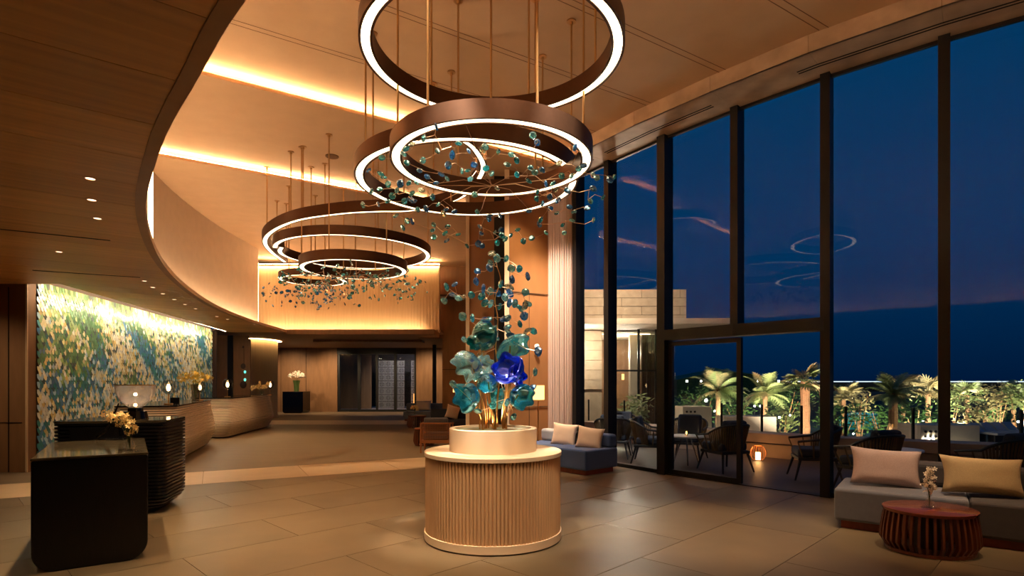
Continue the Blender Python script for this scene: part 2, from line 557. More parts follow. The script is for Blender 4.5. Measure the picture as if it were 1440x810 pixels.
# border tiles
for k in range(-3, 5):
    a = S0 + SD * (k * 1.5 - 1.0)
    w_ = (c_hi - c_lo)
    poly = [tuple(a + SD * .004 + SN * .003), tuple(a + SD * 1.496 + SN * .003), tuple(a + SD * 1.496 + SN * (w_ - .003)), tuple(a + SD * .004 + SN * (w_ - .003))]
    MB().prism(poly, -0.012, 0.0).build('border_tile', M['border'], floor)
# smooth inlay floor beyond the border and pale far border
big = [(-14, 31), (-14, 4), (-.32, 4), (-.32, 31)]
inl = clip(big, -SN, -c_hi - .003)
inl = clip(inl, (0, 1), 20.4)
MB().prism(inl, -0.012, -0.001).build('floor_inlay', M['inlay'], floor)
MB().prism([(-14, 20.41), (-.32, 20.41), (-.32, 22.6), (-14, 22.6)], -0.012, 0.0).build('border_band', M['border'], floor)
MB().prism([(-14, 22.61), (-.4, 22.61), (-1, 31), (-14, 31)], -0.012, 0.0).build('floor_inlay', M['inlay'], floor)

# ---- high ceiling with two stepped light coves
CD = Vector((0.845, 0.535)).normalized(); CN = Vector((-CD.y, CD.x))
Z1 = 5.75
L1 = Vector((-4.2, 7.55)); L2 = Vector((-6.4, 10.3))
c1 = CN.dot(L1); c2 = CN.dot(L2)
roof = [(-13, -3.5), (12, -3.5), (12, 3.6)] + [(p[0] + .1, p[1] + .1) for p in reversed(ARC)] + [(.9, 12.3), (-.3, 12.6), (-.3, 21.5), (-13, 21.5)]
ceil = struct(MB().prism(clip(roof, CN, c1 + .02), Z1, Z1 + .05).build('ceiling', M['plaster']))
def slope_panel(name, cA, cB, zA, zB, zback):
    r = clip(clip(roof, -CN, -cA), CN, cB)
    m = MB()
    def zz(p): 
        t = (CN.x * p[0] + CN.y * p[1] - cA) / (cB - cA)
        return zA + (zB - zA) * t
    n = len(r)
    vs = [(p[0], p[1], zz(p)) for p in r] + [(p[0], p[1], Z1 + .12) for p in r]
    fs = [tuple(range(n - 1, -1, -1))] + [(i, (i + 1) % n, n + (i + 1) % n, n + i) for i in range(n)]
    # the front (lip) side stops below the cove
    m.add(vs[:n], [tuple(range(n))])
    return m.build(name, M['plaster'], ceil)
slope_panel('ceiling_step', c1, c2 + .02, Z1 - .14, Z1, 0)
slope_panel('ceiling_step', c2, c2 + 14, Z1 - .14, Z1 + .25, 0)
def cove(cc, x0, x1):
    base = CN * cc
    a = base + CD * ((x0 - base.x) / CD.x); b = base + CD * ((x1 - base.x) / CD.x)
    A = Vector((a.x, a.y, 0)); B = Vector((b.x, b.y, 0)); n3 = Vector((CN.x, CN.y, 0))
    MB().beam(A + Vector((0, 0, Z1 - .120)), B + Vector((0, 0, Z1 - .120)), .025, .05).build('cove_lip', M['plaster'], ceil)
    MB().beam(A + n3 * .06 + Vector((0, 0, Z1 - .085)), B + n3 * .06 + Vector((0, 0, Z1 - .085)), .05, .02).build('cove_strip', COVE, ceil)
    MB().beam(A + n3 * .20 + Vector((0, 0, Z1 - .04)), B + n3 * .20 + Vector((0, 0, Z1 - .04)), .01, .18).build('cove_back', M['plaster'], ceil)
    MB().beam(A + n3 * .10 + Vector((0, 0, Z1 + .03)), B + n3 * .10 + Vector((0, 0, Z1 + .03)), .20, .01).build('cove_top', M['plaster'], ceil)
cove(c1, -5.6, 1.3)
cove(c2, -7.6, -0.6)
# fine double joints of the ceiling boards
for k, off in enumerate((-6.2, -4.9, -3.65, -2.45, -1.25)):
    cc = c1 + off
    base = CN * cc
    for dd in (0, .09):
        b2 = base + CN * dd
        a = b2 + CD * (-4.0); b = b2 + CD * 14
        # stop at the window soffit
        q = a.copy(); 
        while (q - a).length < 18 and signed_side(tuple(q))[0] < -0.8: q = q + CD * .1
        MB().beam((a.x, a.y, Z1 + .0005), (q.x, q.y, Z1 + .0005), .010, .004).build('ceiling_joint', M['groove'], ceil)

# ---- timber soffit with curved void edge (panels lifted one by one)
VC = [(11.5, -1.6), (8.5, -1.5), (5.5, -1.2), (3.0, -.60), (1.05, .50), (-.35, 1.64), (-1.18, 2.45), (-1.68, 3.02), (-2.50, 4.0), (-3.60, 5.55), (-4.75, 7.64), (-5.71, 9.9), (-6.55, 12.54), (-7.10, 15.37), (-7.30, 17.6), (-7.42, 18.7)]
vc = catmull([(*p, 0) for p in VC], 6)
SZ0, SZ1 = 3.15, 3.215
soff_poly = [(p.x, p.y) for p in vc] + [(-9.28, 18.7), (-7.56, 9.52), (-14, 9.52), (-14, -6), (11.5, -6)]
from mathutils.geometry import tessellate_polygon as tp_
sm_ = MB()
for tri in tp_([[Vector((p[0], p[1], 0)) for p in soff_poly]]): sm_.prism([soff_poly[q] for q in tri], SZ1 - .02, SZ1)
soffit = struct(sm_.build('ceiling_soffit', M['wood_dark']))
PD = Vector((0.80, 0.60)); PN = Vector((-.60, .80))
wood_mats = []
for k, c in enumerate(((204, 150, 84), (196, 142, 78), (210, 156, 88))):
    mm = mat('soffit_wood_%d' % k, c, 0.45, var=0.14, vscale=2.5, stretch=(1.0, 1.0, 1.0), bump=0.0)
    mp = [n for n in mm.node_tree.nodes if n.type == 'MAPPING'][0]
    mp.vector_type = 'TEXTURE'
    mp.inputs['Rotation'].default_value = (0, 0, math.atan2(PD.y, PD.x))
    mp.inputs['Scale'].default_value = (6.0, 0.16, 1.0)
    wood_mats.append(mm)
from mathutils.geometry import tessellate_polygon
tess = tessellate_polygon([[Vector((p[0], p[1], 0)) for p in soff_poly]])
def strip_mesh(poly, n, lo, hi):
    b = bmesh.new()
    vs = [b.verts.new((p[0], p[1], 0)) for p in poly]
    for tri in tess: b.faces.new([vs[q] for q in tri])
    for s, c in ((1, hi), (-1, lo)):
        g = list(b.verts) + list(b.edges) + list(b.faces)
        bmesh.ops.bisect_plane(b, geom=g, plane_co=(n[0] * c, n[1] * c, 0), plane_no=(s * n[0], s * n[1], 0), clear_outer=True)
    return b
lo = -8.5; pw = .70
for k in range(34):
    a = lo + k * pw + PN.dot(Vector((-2.41, 2.68))) - 10 * pw + 8.5
    b = strip_mesh(soff_poly, PN, a + .003, a + pw - .003)
    if not b.faces: b.free(); continue
    r = bmesh.ops.extrude_face_region(b, geom=list(b.faces))
    for v in [g for g in r['geom'] if isinstance(g, bmesh.types.BMVert)]: v.co.z += .02
    for v in b.verts: v.co.z += SZ0
    bmesh.ops.recalc_face_normals(b, faces=b.faces)
    me = bpy.data.meshes.new('panel'); b.to_mesh(me); b.free()
    me.materials.append(wood_mats[k % 3])
    o = bpy.data.objects.new('panel', me); COL.objects.link(o); o.parent = soffit
# edge fascia along the curve
def ribbon(pts, z0, z1, th=0.03):
    n = len(pts)
    off = offset2(pts, th)
    vs = []
    for p, q in zip(pts, off):
        vs += [(p[0], p[1], z0), (q[0], q[1], z0), (q[0], q[1], z1), (p[0], p[1], z1)]
    fs = []
    for i in range(n - 1):
        for k in range(4):
            fs.append((i * 4 + k, i * 4 + (k + 1) % 4, i * 4 + 4 + (k + 1) % 4, i * 4 + 4 + k))
    fs += [(3, 2, 1, 0), ((n - 1) * 4, (n - 1) * 4 + 1, (n - 1) * 4 + 2, (n - 1) * 4 + 3)]
    return MB().add(vs, fs)
ribbon(vc, SZ0 - .004, SZ1 + .004, -.025).build('edge_fascia', M['rim_wood'], soffit, smooth=True)

ribbon(vc, SZ0 - .006, SZ0 + .002, .06 * (1 if (offset2(vc, 1)[60] - Vector((-9, 8, 0))).length < (vc[60] - Vector((-9, 8, 0))).length else -1)).build('edge_band', M['rim_wood'], soffit)
# upstand wall of the void
uw = offset2(vc, .8) if False else offset2(vc, 0.0)
def off_curve(d):
    o = offset2(vc, d)
    return o
# which side is the soffit?  vc runs right -> left -> far ; its left is the void?  test
t0 = off_curve(.5)[60]
side = 1 if (t0 - Vector((-9, 8, 0))).length < (vc[60] - Vector((-9, 8, 0))).length else -1
up = [p for p in off_curve(side * .85)]
up[-1] = Vector((-8.55, 18.7, 0))
up += [Vector((-8.95, 19.6, 0))]
wall_void = struct(ribbon(up, SZ1, 5.98, side * .05).build('wall_left', M['wall_pale'], smooth=True))
cs = off_curve(side * .62)
ribbon(cs[:-2], SZ1 + .012, SZ1 + .035, side * .05).build('cove_strip', COVE_WALL, wall_void)
# vertical light slots in the upstand
for (x, y, z0, z1) in ((-6.93, 10.62, SZ1 + .1, 5.4), (-8.93, 19.45, SZ1 + .15, 5.62)):
    best = min(up, key=lambda p: abs(p.y - y) if p.y > 5 else 99)
    MB().box((best.x + (.16 if y < 15 else .22), best.y - (0 if y < 15 else .1), (z0 + z1) / 2), (.06, .06, z1 - z0)).build('slot_strip', VERT, wall_void)

# back upper wall + beam
wb = struct(MB().box((-5.8, 20.06, 4.42), (6.5, .1, 2.36)).build('wall_back_upper', M['wall_cloth']))
for k in range(60):
    x = -8.95 + k * .108
    MB().beam((x, 20.0, 3.3), (x, 20.0, 5.55), .02, .02, up=(0, 1, 0)).build('batten', M['wall_cloth'], wb) if k % 1 == 0 else None
MB().box((-5.8, 19.93, 5.64), (6.5, .05, .03)).build('cove_strip', COVE, wb)
MB().box((-5.8, 19.87, 5.60), (6.5, .02, .06)).build('cove_lip', M['plaster'], wb)
MB().box((-5.9, 19.8, SZ1 + .03), (5.6, .06, .03)).build('cove_strip', COVE_WALL, wb)
beam = struct(MB().box((-5.03, 19.35, (3.09 + 3.25) / 2), (4.95, 1.3, .16)).build('trim_1', M['wall_brown']))
MB().box((-9.05, 19.35, 3.235), (3.1, 1.3, .02)).build('trim_infill', M['wall_brown'], beam)
low = struct(MB().box((-8.2, 24.7, 3.32), (11.4, 9.4, .08)).build('ceiling_lower', M['wall_brown']))
MB().box((-6.0, 24.0, 3.24), (4.5, .8, .1)).build('bulkhead', M['wall_brown'], low)
# back wall with entrance opening x -9.0..-4.94
wk = struct(MB().box((-11.5, 29.4, 1.7), (5.0, .2, 3.4)).box((-3.92, 29.4, 1.7), (2.04, .2, 3.4)).build('wall_back', M['wall_brown']))
for x in (-11.9, -10.6):
    MB().box((x, 29.29, 1.65), (.012, .012, 3.3)).build('wall_joint', M['slot'], wk)
struct(MB().box((-3.68, 27.0, 1.66), (.17, .15, 3.3)).build('trim_2', M['black_frame']))

# left return wall with panel joints
wl = struct(MB().box((-10.6, 9.6, 1.6), (5.0, .16, 3.2)).build('wall_left_return', M['wall_brown']))
for (x, z, sx, sz) in ((-8.42, 1.55, .012, 3.1), (-9.35, 1.55, .012, 3.1), (-9.0, .83, 1.6, .012)):
    MB().box((x, 9.515, z), (sx, .012, sz)).build('wall_joint', M['slot'], wl)
MB().box((-8.115, 9.512, 1.6), (.03, .02, 3.2)).build('lit_edge', M['border'], wl)  # pale colour stands for the light along this wall's edge

# feature wall backing and slot
FA = Vector((-8.1, 9.69, 0)); FB = Vector((-9.8, 18.6, 0))
FD = (FB - FA).normalized(); FL = (FB - FA).length; FN = Vector((FD.y, -FD.x, 0))  # towards the room
if FN.x < 0: FN = -FN
fw = struct(MB().beam(FA - FN * .1 + Vector((0, 0, 1.66)), FB - FN * .1 + Vector((0, 0, 1.66)), .12, 3.32).build('wall_feature', M['wood_dark']))
MB().beam(FA + FN * .25 + Vector((0, 0, 3.36)), FB + FN * .25 + Vector((0, 0, 3.36)), .9, .04).build('slot_lid', M['plaster'], fw)
MB().beam(FA + FN * .44 + Vector((0, 0, 3.20)), FB + FN * .44 + Vector((0, 0, 3.20)), .05, .04).build('wash_strip', WASH, fw)

# walls past the feature wall
wa = struct(MB().box((-10.75, 18.85, 1.6), (1.9, .1, 3.2)).build('wall_niche', M['wood_dark']))
MB().box((-10.35, 20.6, 1.6), (1.6, .1, 3.2)).build('niche_panel', M['wall_brown'], wa)
MB().box((-10.15, 20.5, 1.6), (.17, .08, 3.2)).build('black_reveal', M['black_frame'], wa)
struct(MB().lathe([(1.0, 0), (1.0, 3.28)], (-10.5, 23.9, 0), 40, sx=.52, sy=1).build('wall_round', M['wall_cloth'], smooth=True))
MB().lathe([(1.15, 3.262), (1.15, 3.275)], (-10.45, 23.9, 0), 40, sx=.54, sy=1).build('cove_strip', emis('round_cove', (1.0, .62, .28), 14), low)

# right wall mass behind podium
wr = struct(MB().prism([(-.05, 11.08), (.80, 11.52), (1.35, 12.2), (.4, 12.6), (-.05, 11.6)], 0, 5.9).build('wall_right', M['wood_panel']))
tdir = Vector((.85, .44)).normalized()
MB().beam((-.05, 11.065, 3.27), (.80, 11.505, 3.27), .012, .012).build('panel_joint', M['slot'], wr)
MB().beam((-.05, 11.065, 1.02), (.80, 11.505, 1.02), .012, .012).build('panel_joint', M['slot'], wr)
MB().beam((.34, 11.265, 0), (.34, 11.265, 3.27), .01, .012, up=(0, 1, 0)).build('panel_joint', M['slot'], wr)
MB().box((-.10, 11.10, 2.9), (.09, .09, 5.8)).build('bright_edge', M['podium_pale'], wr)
wr2 = struct(MB().box((-.25, 11.75, 2.9), (.22, .6, 5.85)).build('trim_3', M['black_frame']))
wr3 = struct(MB().prism([(-.90, 11.95), (-.36, 11.85), (-.36, 12.6), (-.90, 12.6)], 0, 5.85).build('wall_column', M['wood_panel']))
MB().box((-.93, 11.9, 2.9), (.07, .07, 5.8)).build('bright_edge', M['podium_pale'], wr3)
wcc = struct(MB().box((-1.6, 21.1, 2.9), (1.95, .15, 5.85)).build('wall_lounge', M['wall_brown']))
MB().box((-1.6, 21.01, 1.98), (1.95, .01, .015)).build('panel_joint', M['slot'], wcc)
MB().box((-2.9, 21.3, 4.6), (1.2, .1, 2.9)).build('filler', M['wall_brown'], wcc)
MB().box((-2.1, 20.6, 4.6), (.9, .8, .06)).build('soffit_box', M['wood_dark'], wcc)
struct(MB().box((-.4, 16.7, 2.9), (.1, 8.7, 5.85)).build('wall_lounge_side', M['wall_brown']))
# rear and right enclosure (behind the camera)
rear = struct(MB().box((-1.2, -5.2, 1.6), (25.6, .1, 3.2)).build('wall_rear', M['wall_brown']))
struct(MB().box((11.0, -.6, 2.95), (.1, 9.2, 5.9)).build('wall_right_far', M['wall_pale']))
struct(MB().box((-13.6, 2.2, 1.6), (.1, 15, 3.2)).build('wall_left_far', M['wall_brown']))

# ---- soffit band above the windows
inn = arc_in
ap = [Vector((*p, 0)) for p in ARC]
WZ = 5.54
bandm = MB()
so = struct(ribbon([Vector((p.x, p.y, 0)) for p in inn], WZ, Z1 + .01, .03).build('trim_4', M['wall_brown'], smooth=False))
wood_pale = mat('soffit_oak', (176, 150, 126), 0.55, var=.22, vscale=3, stretch=(1, 1, 1))
bpts_o = catmull(ap, 1); bpts_i = catmull(inn, 1)
for i in range(len(ap) - 1):
    a0, a1, b0, b1 = ap[i], ap[i + 1], inn[i], inn[i + 1]
    e1 = (a1 - a0).normalized() * .003; e2 = (b1 - b0).normalized() * .003
    n = ((a0 - b0).normalized()) * .10
    MB().prism([tuple((b0 + e2).xy), tuple((b1 - e2).xy), tuple((a1 - e1 + n).xy), tuple((a0 + e1 + n).xy)], WZ, WZ + .04).build('panel', wood_pale, so)
    MB().prism([tuple((b0 + e2).xy), tuple((b1 - e2).xy), tuple((b1 - e2 - n * .1).xy), tuple((b0 + e2 - n * .1).xy)], WZ - .002, Z1).build('fascia_panel', wood_pale, so)
def arc_mid(i, t, f):
    a = ap[i].lerp(ap[i + 1], t); b = inn[i].lerp(inn[i + 1], t)
    return b.lerp(a, f)
for (i0, t0_, i1, t1_) in ((0, .2, 0, .9), (1, .2, 2, .85), (3, .8, 5, .6), (6, .3, 7, .8)):
    A = arc_mid(i0, t0_, .52); 
    idx = [(i0, t0_)] + [(q, 1.0) for q in range(i0, i1)] + [(i1, t1_)]
    pts = [arc_mid(q, tt, .52) for q, tt in idx]
    for s_ in (-.03, .03):
        m = MB()
        pp = offset2(pts, s_)
        for p, q in zip(pp[:-1], pp[1:]):
            m.beam((p.x, p.y, WZ - .001), (q.x, q.y, WZ - .001), .022, .006)
        m.build('air_slot', M['slot'], so)

# ---- glazing: mullions, panes
def wbay(i, z0=0.0):
    a, b = ap[i], ap[i + 1]
    t = (b - a).normalized(); n = Vector((-t.y, t.x, 0))
    m = MB()
    wd = .16 if i in (2,) else .115
    ang = math.atan2(t.y, t.x)
    m.box((a.x, a.y, WZ / 2), (.115 if i != 2 else .15, .22, WZ), rz=ang)
    m.beam(a + Vector((0, 0, .03)), b + Vector((0, 0, .03)), .12, .06)
    m.beam(a + Vector((0, 0, WZ - .02)), b + Vector((0, 0, WZ - .02)), .05, .04)
    w_ = struct(m.build('window_%d' % (i + 1), M['black_frame']))
    return w_, a, b, t, n
doorbay = (2, 3)
for i in range(0, len(ap) - 1):
    wdw, a, b, t, n = wbay(i) if i not in doorbay else (None, ap[i], ap[i + 1], (ap[i + 1] - ap[i]).normalized(), None)
    if i in doorbay:
        m = MB()
        ang = math.atan2(t.y, t.x)
        if i == 2:
            m.box((a.x, a.y, WZ / 2), (.15, .24, WZ), rz=ang)
        else:
            m.box((a.x, a.y, (WZ + 2.3) / 2), (.115, .22, WZ - 2.3), rz=ang)
        m.beam(a + Vector((0, 0, 2.27)), b + Vector((0, 0, 2.27)), .24, .17)
        m.beam(a + Vector((0, 0, WZ - .02)), b + Vector((0, 0, WZ - .02)), .05, .04)
        wdw = struct(m.build('window_%d' % (i + 1), M['black_frame']))
        MB().beam(a + t * .05 + Vector((0, 0, 3.9)), b - t * .05 + Vector((0, 0, 3.9)), .012, 3.1).build('pane', GLASS, wdw)
    else:
        MB().beam(a + t * .05 + Vector((0, 0, 2.79)), b - t * .05 + Vector((0, 0, 2.79)), .012, 5.42).build('pane', GLASS, wdw)
# sliding door leaf, closed half
a, b = ap[2], ap[3]
t = (b - a).normalized()
a2 = a + t * .12; b2 = b + t * .04
m = MB()
for p in (a2, b2): m.box((p.x, p.y, 1.09), (.07, .06, 2.14), rz=math.atan2(t.y, t.x))
m.beam(a2 + Vector((0, 0, .05)), b2 + Vector((0, 0, .05)), .06, .08)
m.beam(a2 + Vector((0, 0, 2.13)), b2 + Vector((0, 0, 2.13)), .06, .07)
d1 = struct(m.build('door_1', M['black_frame']))
MB().beam(a2 + Vector((0, 0, 1.1)), b2 + Vector((0, 0, 1.1)), .01, 2.0).build('pane', GLASS, d1)
a3 = a2 + Vector((.05, .06, 0))
MB().beam(ap[2] + Vector((0, 0, .006)), ap[4] + Vector((0, 0, .006)), .14, .012).build('sill', M['black_frame'], d1)
# dark stone pilaster beside the curtain
pil = struct(MB().box((1.27, 11.35, 2.77), (.14, .30, 5.54), rz=-.9).build('trim_5', M['concrete']))
for k in range(14):
    MB().box((1.27, 11.35, .4 + k * .4), (.144, .304, .008), rz=-.9).build('stone_joint', M['slot'], pil)

# ================================================================== TERRACE AND GARDEN
par = catmull([(*p, 0) for p in ((1.9, 15.0), (3.0, 13.9), (4.2, 12.6), (5.0, 11.6), (5.75, 10.85), (6.7, 10.2), (8.3, 9.2), (10.5, 8.2), (13, 7.4))], 4)
dk = [(p.x, p.y) for p in par] + [(13, 2)] + [(p[0] + .03, p[1] + .03) for p in reversed(ARC)] + [(1.0, 14)]
deck = struct(MB().prism(dk, -.05, -.004).build('terrace_floor', M['deck']))
# the parapet bench and low wall
pw_ = struct(ribbon(par, -.9, .26, .45).build('wall_parapet', M['concrete'], smooth=True))
ribbon(offset2(par, -.06), .29, .47, .62).build('parapet_cap', M['concrete'], pw_, smooth=True)
gnd = struct(MB().prism([(1, 13), (14, 6.5), (400, 6), (400, 200), (-60, 200), (-60, 31.5), (-3, 31.5), (-3, 22), (.0, 22)], -.95, -.9).build('ground', M['ground']))
struct(MB().prism([(-900, 200), (1500, 200), (1500, 1200), (-900, 1200)], -1.2, -1.1).build('sea', M['sea']))
far = MB()
far.box((90, 150, .4), (260, 4, 2.4))
fo = struct(far.build('far_shore', M['ground']))
MB().box((110, 147, 1.75), (300, .3, .22)).build('light_line', FARLINE, fo)
# distant treeline hill at the centre
hill = MB()
hp = [(px, y) for px, y in ((940, 533), (965, 526), (985, 522), (1005, 517), (1025, 521), (1050, 524), (1065, 532), (1090, 537))]
rings = []
for d in (95, 100, 108):
    s_ = {95: .75, 100: 1, 108: .8}[d]
    rings.append([Vector((P(px, y, 100).x, d, 1.5 + (P(px, y, 100).z - 1.5) * s_)) for px, y in hp] + [Vector((P(px, y, 100).x, d, -1)) for px, y in reversed(hp)])
hill.loft(rings)
struct(hill.build('hill', M['leaf_dark']))

# balustrade
bal = thing('glass_balustrade', 'frameless glass balustrade with dark posts on the terrace parapet', 'balustrade', (5.0, 11.6, .47))
bl = offset2(par, .2)
L = 0; nxt = 0
posts = []
for i in range(len(bl) - 1):
    if i % 3 == 0: posts.append(bl[i])
for p in posts:
    MB().box((p.x, p.y, .77), (.038, .038, .56)).build('post', M['black_metal'], bal)
for p, q in zip(posts[:-1], posts[1:]):
    t = (q - p).normalized()
    MB().beam(p + t * .06 + Vector((0, 0, .86)), q - t * .06 + Vector((0, 0, .86)), .014, .74).build('pane', GLASS_THIN, bal)

# neighbouring stone building
bz = 15.6
bx0, bx1 = .9, P(965, 430, bz).x
bld = thing('stone_building', 'pale stone building wing with a projecting canopy slab beyond the terrace', 'building', (3, bz, 0))
def zat(py, d=bz): return 1.5 + (538 - py) * d / 800
MB().box(((bx0 + bx1) / 2, bz + 1.2, (zat(455) + zat(407)) / 2), (bx1 - bx0, 2.4, zat(407) - zat(455) - .02)).build('upper_wall', M['slot'], bld)
rows = 4; hh = (zat(407) - zat(455)) / rows
for r in range(rows):
    x = bx0 - (r % 2) * .5
    while x < bx1:
        x0 = max(x, bx0); x1 = min(x + 1.05, bx1)
        if x1 - x0 > .05:
            MB().box(((x0 + x1) / 2, bz - .012, zat(455) + (r + .5) * hh), (x1 - x0 - .012, .03, hh - .012)).build('stone', M['stone'], bld)
        x += 1.05
MB().box((3.0, bz - .3, zat(458.5)), (5.0, 2.0, .14)).build('canopy', M['stone_pale'], bld)
xl = P(849, 500, bz).x
for r in range(6):
    z0 = zat(548) + r * (zat(464) - zat(548)) / 6; z1 = zat(548) + (r + 1) * (zat(464) - zat(548)) / 6
    for (x0, x1) in ([(bx0, 2.0), (2.0, xl)] if r % 2 else [(bx0, 1.5), (1.5, xl)]):
        MB().box(((x0 + x1) / 2, bz + .3, (z0 + z1) / 2), (x1 - x0 - .012, .05, z1 - z0 - .012)).build('stone', M['stone'], bld)
MB().box(((bx0 + xl) / 2, bz + .36, 1.2), (xl - bx0, .05, 3.9)).build('lower_wall', M['stone'], bld)
# glazed room of the building
MB().box((3.4, bz + 3.4, 1.0), (3.4, .1, 4.2)).build('room_back', M['wall_brown'], bld)
MB().box((3.4, bz + 2.0, zat(463) - .02), (3.4, 3.0, .03)).build('room_ceiling', M['stone_pale'], bld)
MB().box((3.3, bz + .9, zat(463) - .06), (1.4, .08, .02)).build('cove_strip', CEIL_OUT, bld)
for px in (868, 902, 927, 945):
    p = P(px, 500, bz - .1)
    MB().box((p.x, bz + .25, 1.1), (.06, .06, 3.9)).build('mullion', M['black_frame'], bld)
MB().box((3.6, bz + .25, zat(521)), (1.5, .05, .05)).build('transom', M['black_frame'], bld)
for px, wd_ in ((893, .25), (907, .14), (914, .14), (921, .14)):
    p = P(px, 500, bz + 1)
    MB().box((p.x, bz + 1.2, 1.0), (wd_, .25, 3.8)).build('pillar', M['stone_pale'] if px < 900 else M['wood_dark'], bld)
for px, py in ((876, 530), (903, 528)):
    p = P(px, py, bz + 2)
    MB().lathe([(.04, -.09), (.04, .09)], p, 10).build('wall_lamp', SHADE, bld)
MB().box((3.6, bz + .28, 1.1), (1.9, .012, 3.7)).build('window_glass', GLASS_THIN, bld)
point('building_light', (3.4, bz + 1.6, 2.4), 150, WARM2, .1)
point('building_wash', (2.6, bz - 1.8, 3.9), 200, (1, .72, .5), .2)
point('building_wash', (1.9, bz - .5, 2.4), 90, (1, .8, .6), .1)

# palms
def frond_mesh(L=1.0, n=9, droop=.5, name='frond'):
    m = MB()
    pts = []
    for i in range(n + 1):
        s = i / n
        pts.append(Vector((L * s * (1 - .15 * s), 0, L * (.45 * s - droop * s * s))))
    m.tube(pts, .012, 4, .004)
    for i in range(1, n + 1):
        p = pts[i]; d = (pts[i] - pts[i - 1]).normalized()
        ll = L * .34 * math.sin(PI * min(.92, (i / n) * .85 + .12))
        for s in (-1, 1):
            for q in (0, .5):
                p2 = p - d * (L / n) * q
                tip = p2 + Vector((ll * .55, s * ll * .8, -ll * .28))
                wv = d * .03
                m.add([p2 - wv, p2 + wv, tip], [(0, 1, 2)])
    return m
def fan_mesh(L=.7):
    m = MB()
    m.tube([(0, 0, 0), (L * .3, 0, L * .12), (L * .5, 0, L * .14)], .01, 4)
    c = Vector((L * .5, 0, L * .14))
    for k in range(15):
        a = -1.9 + 3.8 * k / 14
        l2 = L * .55 * (1 - .1 * abs(a))
        tip = c + Vector((math.cos(a) * l2, math.sin(a) * l2, -abs(a) * .05 * L - .1 * L))
        s = Vector((-math.sin(a), math.cos(a), 0)) * .022 * L / .7
        mid = c.lerp(tip, .5) + Vector((0, 0, .02))
        m.add([c, mid - s, tip, mid + s], [(0, 1, 2, 3)])
    return m
def mesh_of(mb, name, material):
    o = mb.build(name, material); me = o.data
    bpy.data.objects.remove(o); return me
FR = {c: mesh_of(frond_mesh(), 'frond', M[c]) for c in ('leaf', 'leaf_olive', 'leaf_dark')}
FF = {c: mesh_of(fan_mesh(), 'frond', M[c]) for c in ('leaf', 'leaf_olive', 'leaf_dark')}
def palm(px, py, d, R, label, kind='feather', colr='leaf', trunk_r=.12, nf=26, light=30):
    c = P(px, py, d)
    t = thing('palm_tree', label, 'palm', (c.x, d, -.9), 'garden palms beyond the terrace')
    h = c.z + .9
    m = MB(); rg = []
    nn = 10
    prof = []
    for i in range(nn + 1):
        s = i / nn
        prof.append((trunk_r * .72 * (1 + .12 * (i % 2)) * (1 - .15 * s), s * h))
    m.lathe(prof, (c.x, d, -.9), 10)
    m.build('trunk', M['trunk'], t)
    for k in range(nf):
        me = (FR if kind == 'feather' else FF)[colr if random.random() < .75 else 'leaf_olive']
        o = bpy.data.objects.new('frond', me); COL.objects.link(o); o.parent = t
        o.location = (0, 0, h - .03)
        tilt = random.uniform(-1.1, .55)
        o.rotation_euler = (random.uniform(-.3, .3), tilt, k * 2.4)
        s = R * random.uniform(.85, 1.1) / (.85 if kind == 'feather' else .75)
        o.scale = (s, s, s)
    if light:
        spot('garden_uplight', (c.x - .6, d - 2.2, -.2), (c.x, d, c.z), light * 8, 70, .6, (1, .86, .66), .05)
    return t
palm(1010, 548, 18.8, .95, 'feathery green palm beyond the closed sliding door leaf', light=60)
palm(1076, 552, 21, .95, 'palm seen through the open door, behind the lantern', colr='leaf', light=90)
palm(1132, 536, 14.5, .62, 'thick-trunked fan palm just left of the black door post', 'fan', 'leaf', .17, 22, light=70)
palm(1186, 560, 22, .8, 'low palm just right of the black door post', 'feather', 'leaf_olive', .12, 22, 50)
palm(1256, 553, 15.5, .72, 'tall drooping palm with a shaggy trunk behind the rose pillow', 'feather', 'leaf', .16, 26, 50)
palm(1270, 547, 17, .7, 'slender fan palm beside the shaggy palm', 'fan', 'leaf_olive', .08, 22, 60)
palm(1305, 551, 20, .75, 'brightly lit fan palm left of the second sofa mullion', 'fan', 'leaf_olive', .12, 26, 110)
palm(1360, 556, 23, .8, 'fan palm just right of the second sofa mullion', 'fan', 'leaf', .12, 22, 80)
palm(1425, 560, 24, .9, 'palm at the edge of the garden view', 'feather', 'leaf', .12, 22, 80)

def shrub(px, py, d, R, hgt, label, colr='leaf_dark', nl=420, light=0, cat='shrub', stems=True):
    c = P(px, py, d)
    t = thing('shrub', label, cat, (c.x, d, -.9), 'garden shrubs beyond the terrace')
    base = Vector((c.x, d, -.9))
    m = MB()
    for k in range(5):
        a = random.uniform(0, 6.28)
        m.tube([base, base + Vector((math.cos(a) * .1, math.sin(a) * .1, (c.z + .9) * .5)), c + Vector((math.cos(a) * R * .5, math.sin(a) * R * .5, random.uniform(-.1, .3) * hgt))], .025, 5, .01)
    m.build('stem', M['trunk'], t)
    m = MB()
    for k in range(nl):
        v = Vector((random.gauss(0, 1), random.gauss(0, 1), random.gauss(0, 1))).normalized() * (random.random() ** .45)
        p = c + Vector((v.x * R, v.y * R, v.z * hgt / 2))
        s = random.uniform(.05, .11)
        u = Vector((random.uniform(-1, 1), random.uniform(-1, 1), random.uniform(-.6, .6))).normalized()
        w2 = u.orthogonal().normalized()
        m.add([p, p + u * s + w2 * s * .35, p + u * s * 2, p + u * s - w2 * s * .35], [(0, 1, 2, 3)])
    m.build('foliage', M[colr], t, kind='stuff')
    if light:
        spot('garden_uplight', (c.x + .3, d - 2.0, -.1), (c.x, d, c.z), light * 9 + 60, 80, .6, (1, .85, .55), .05)
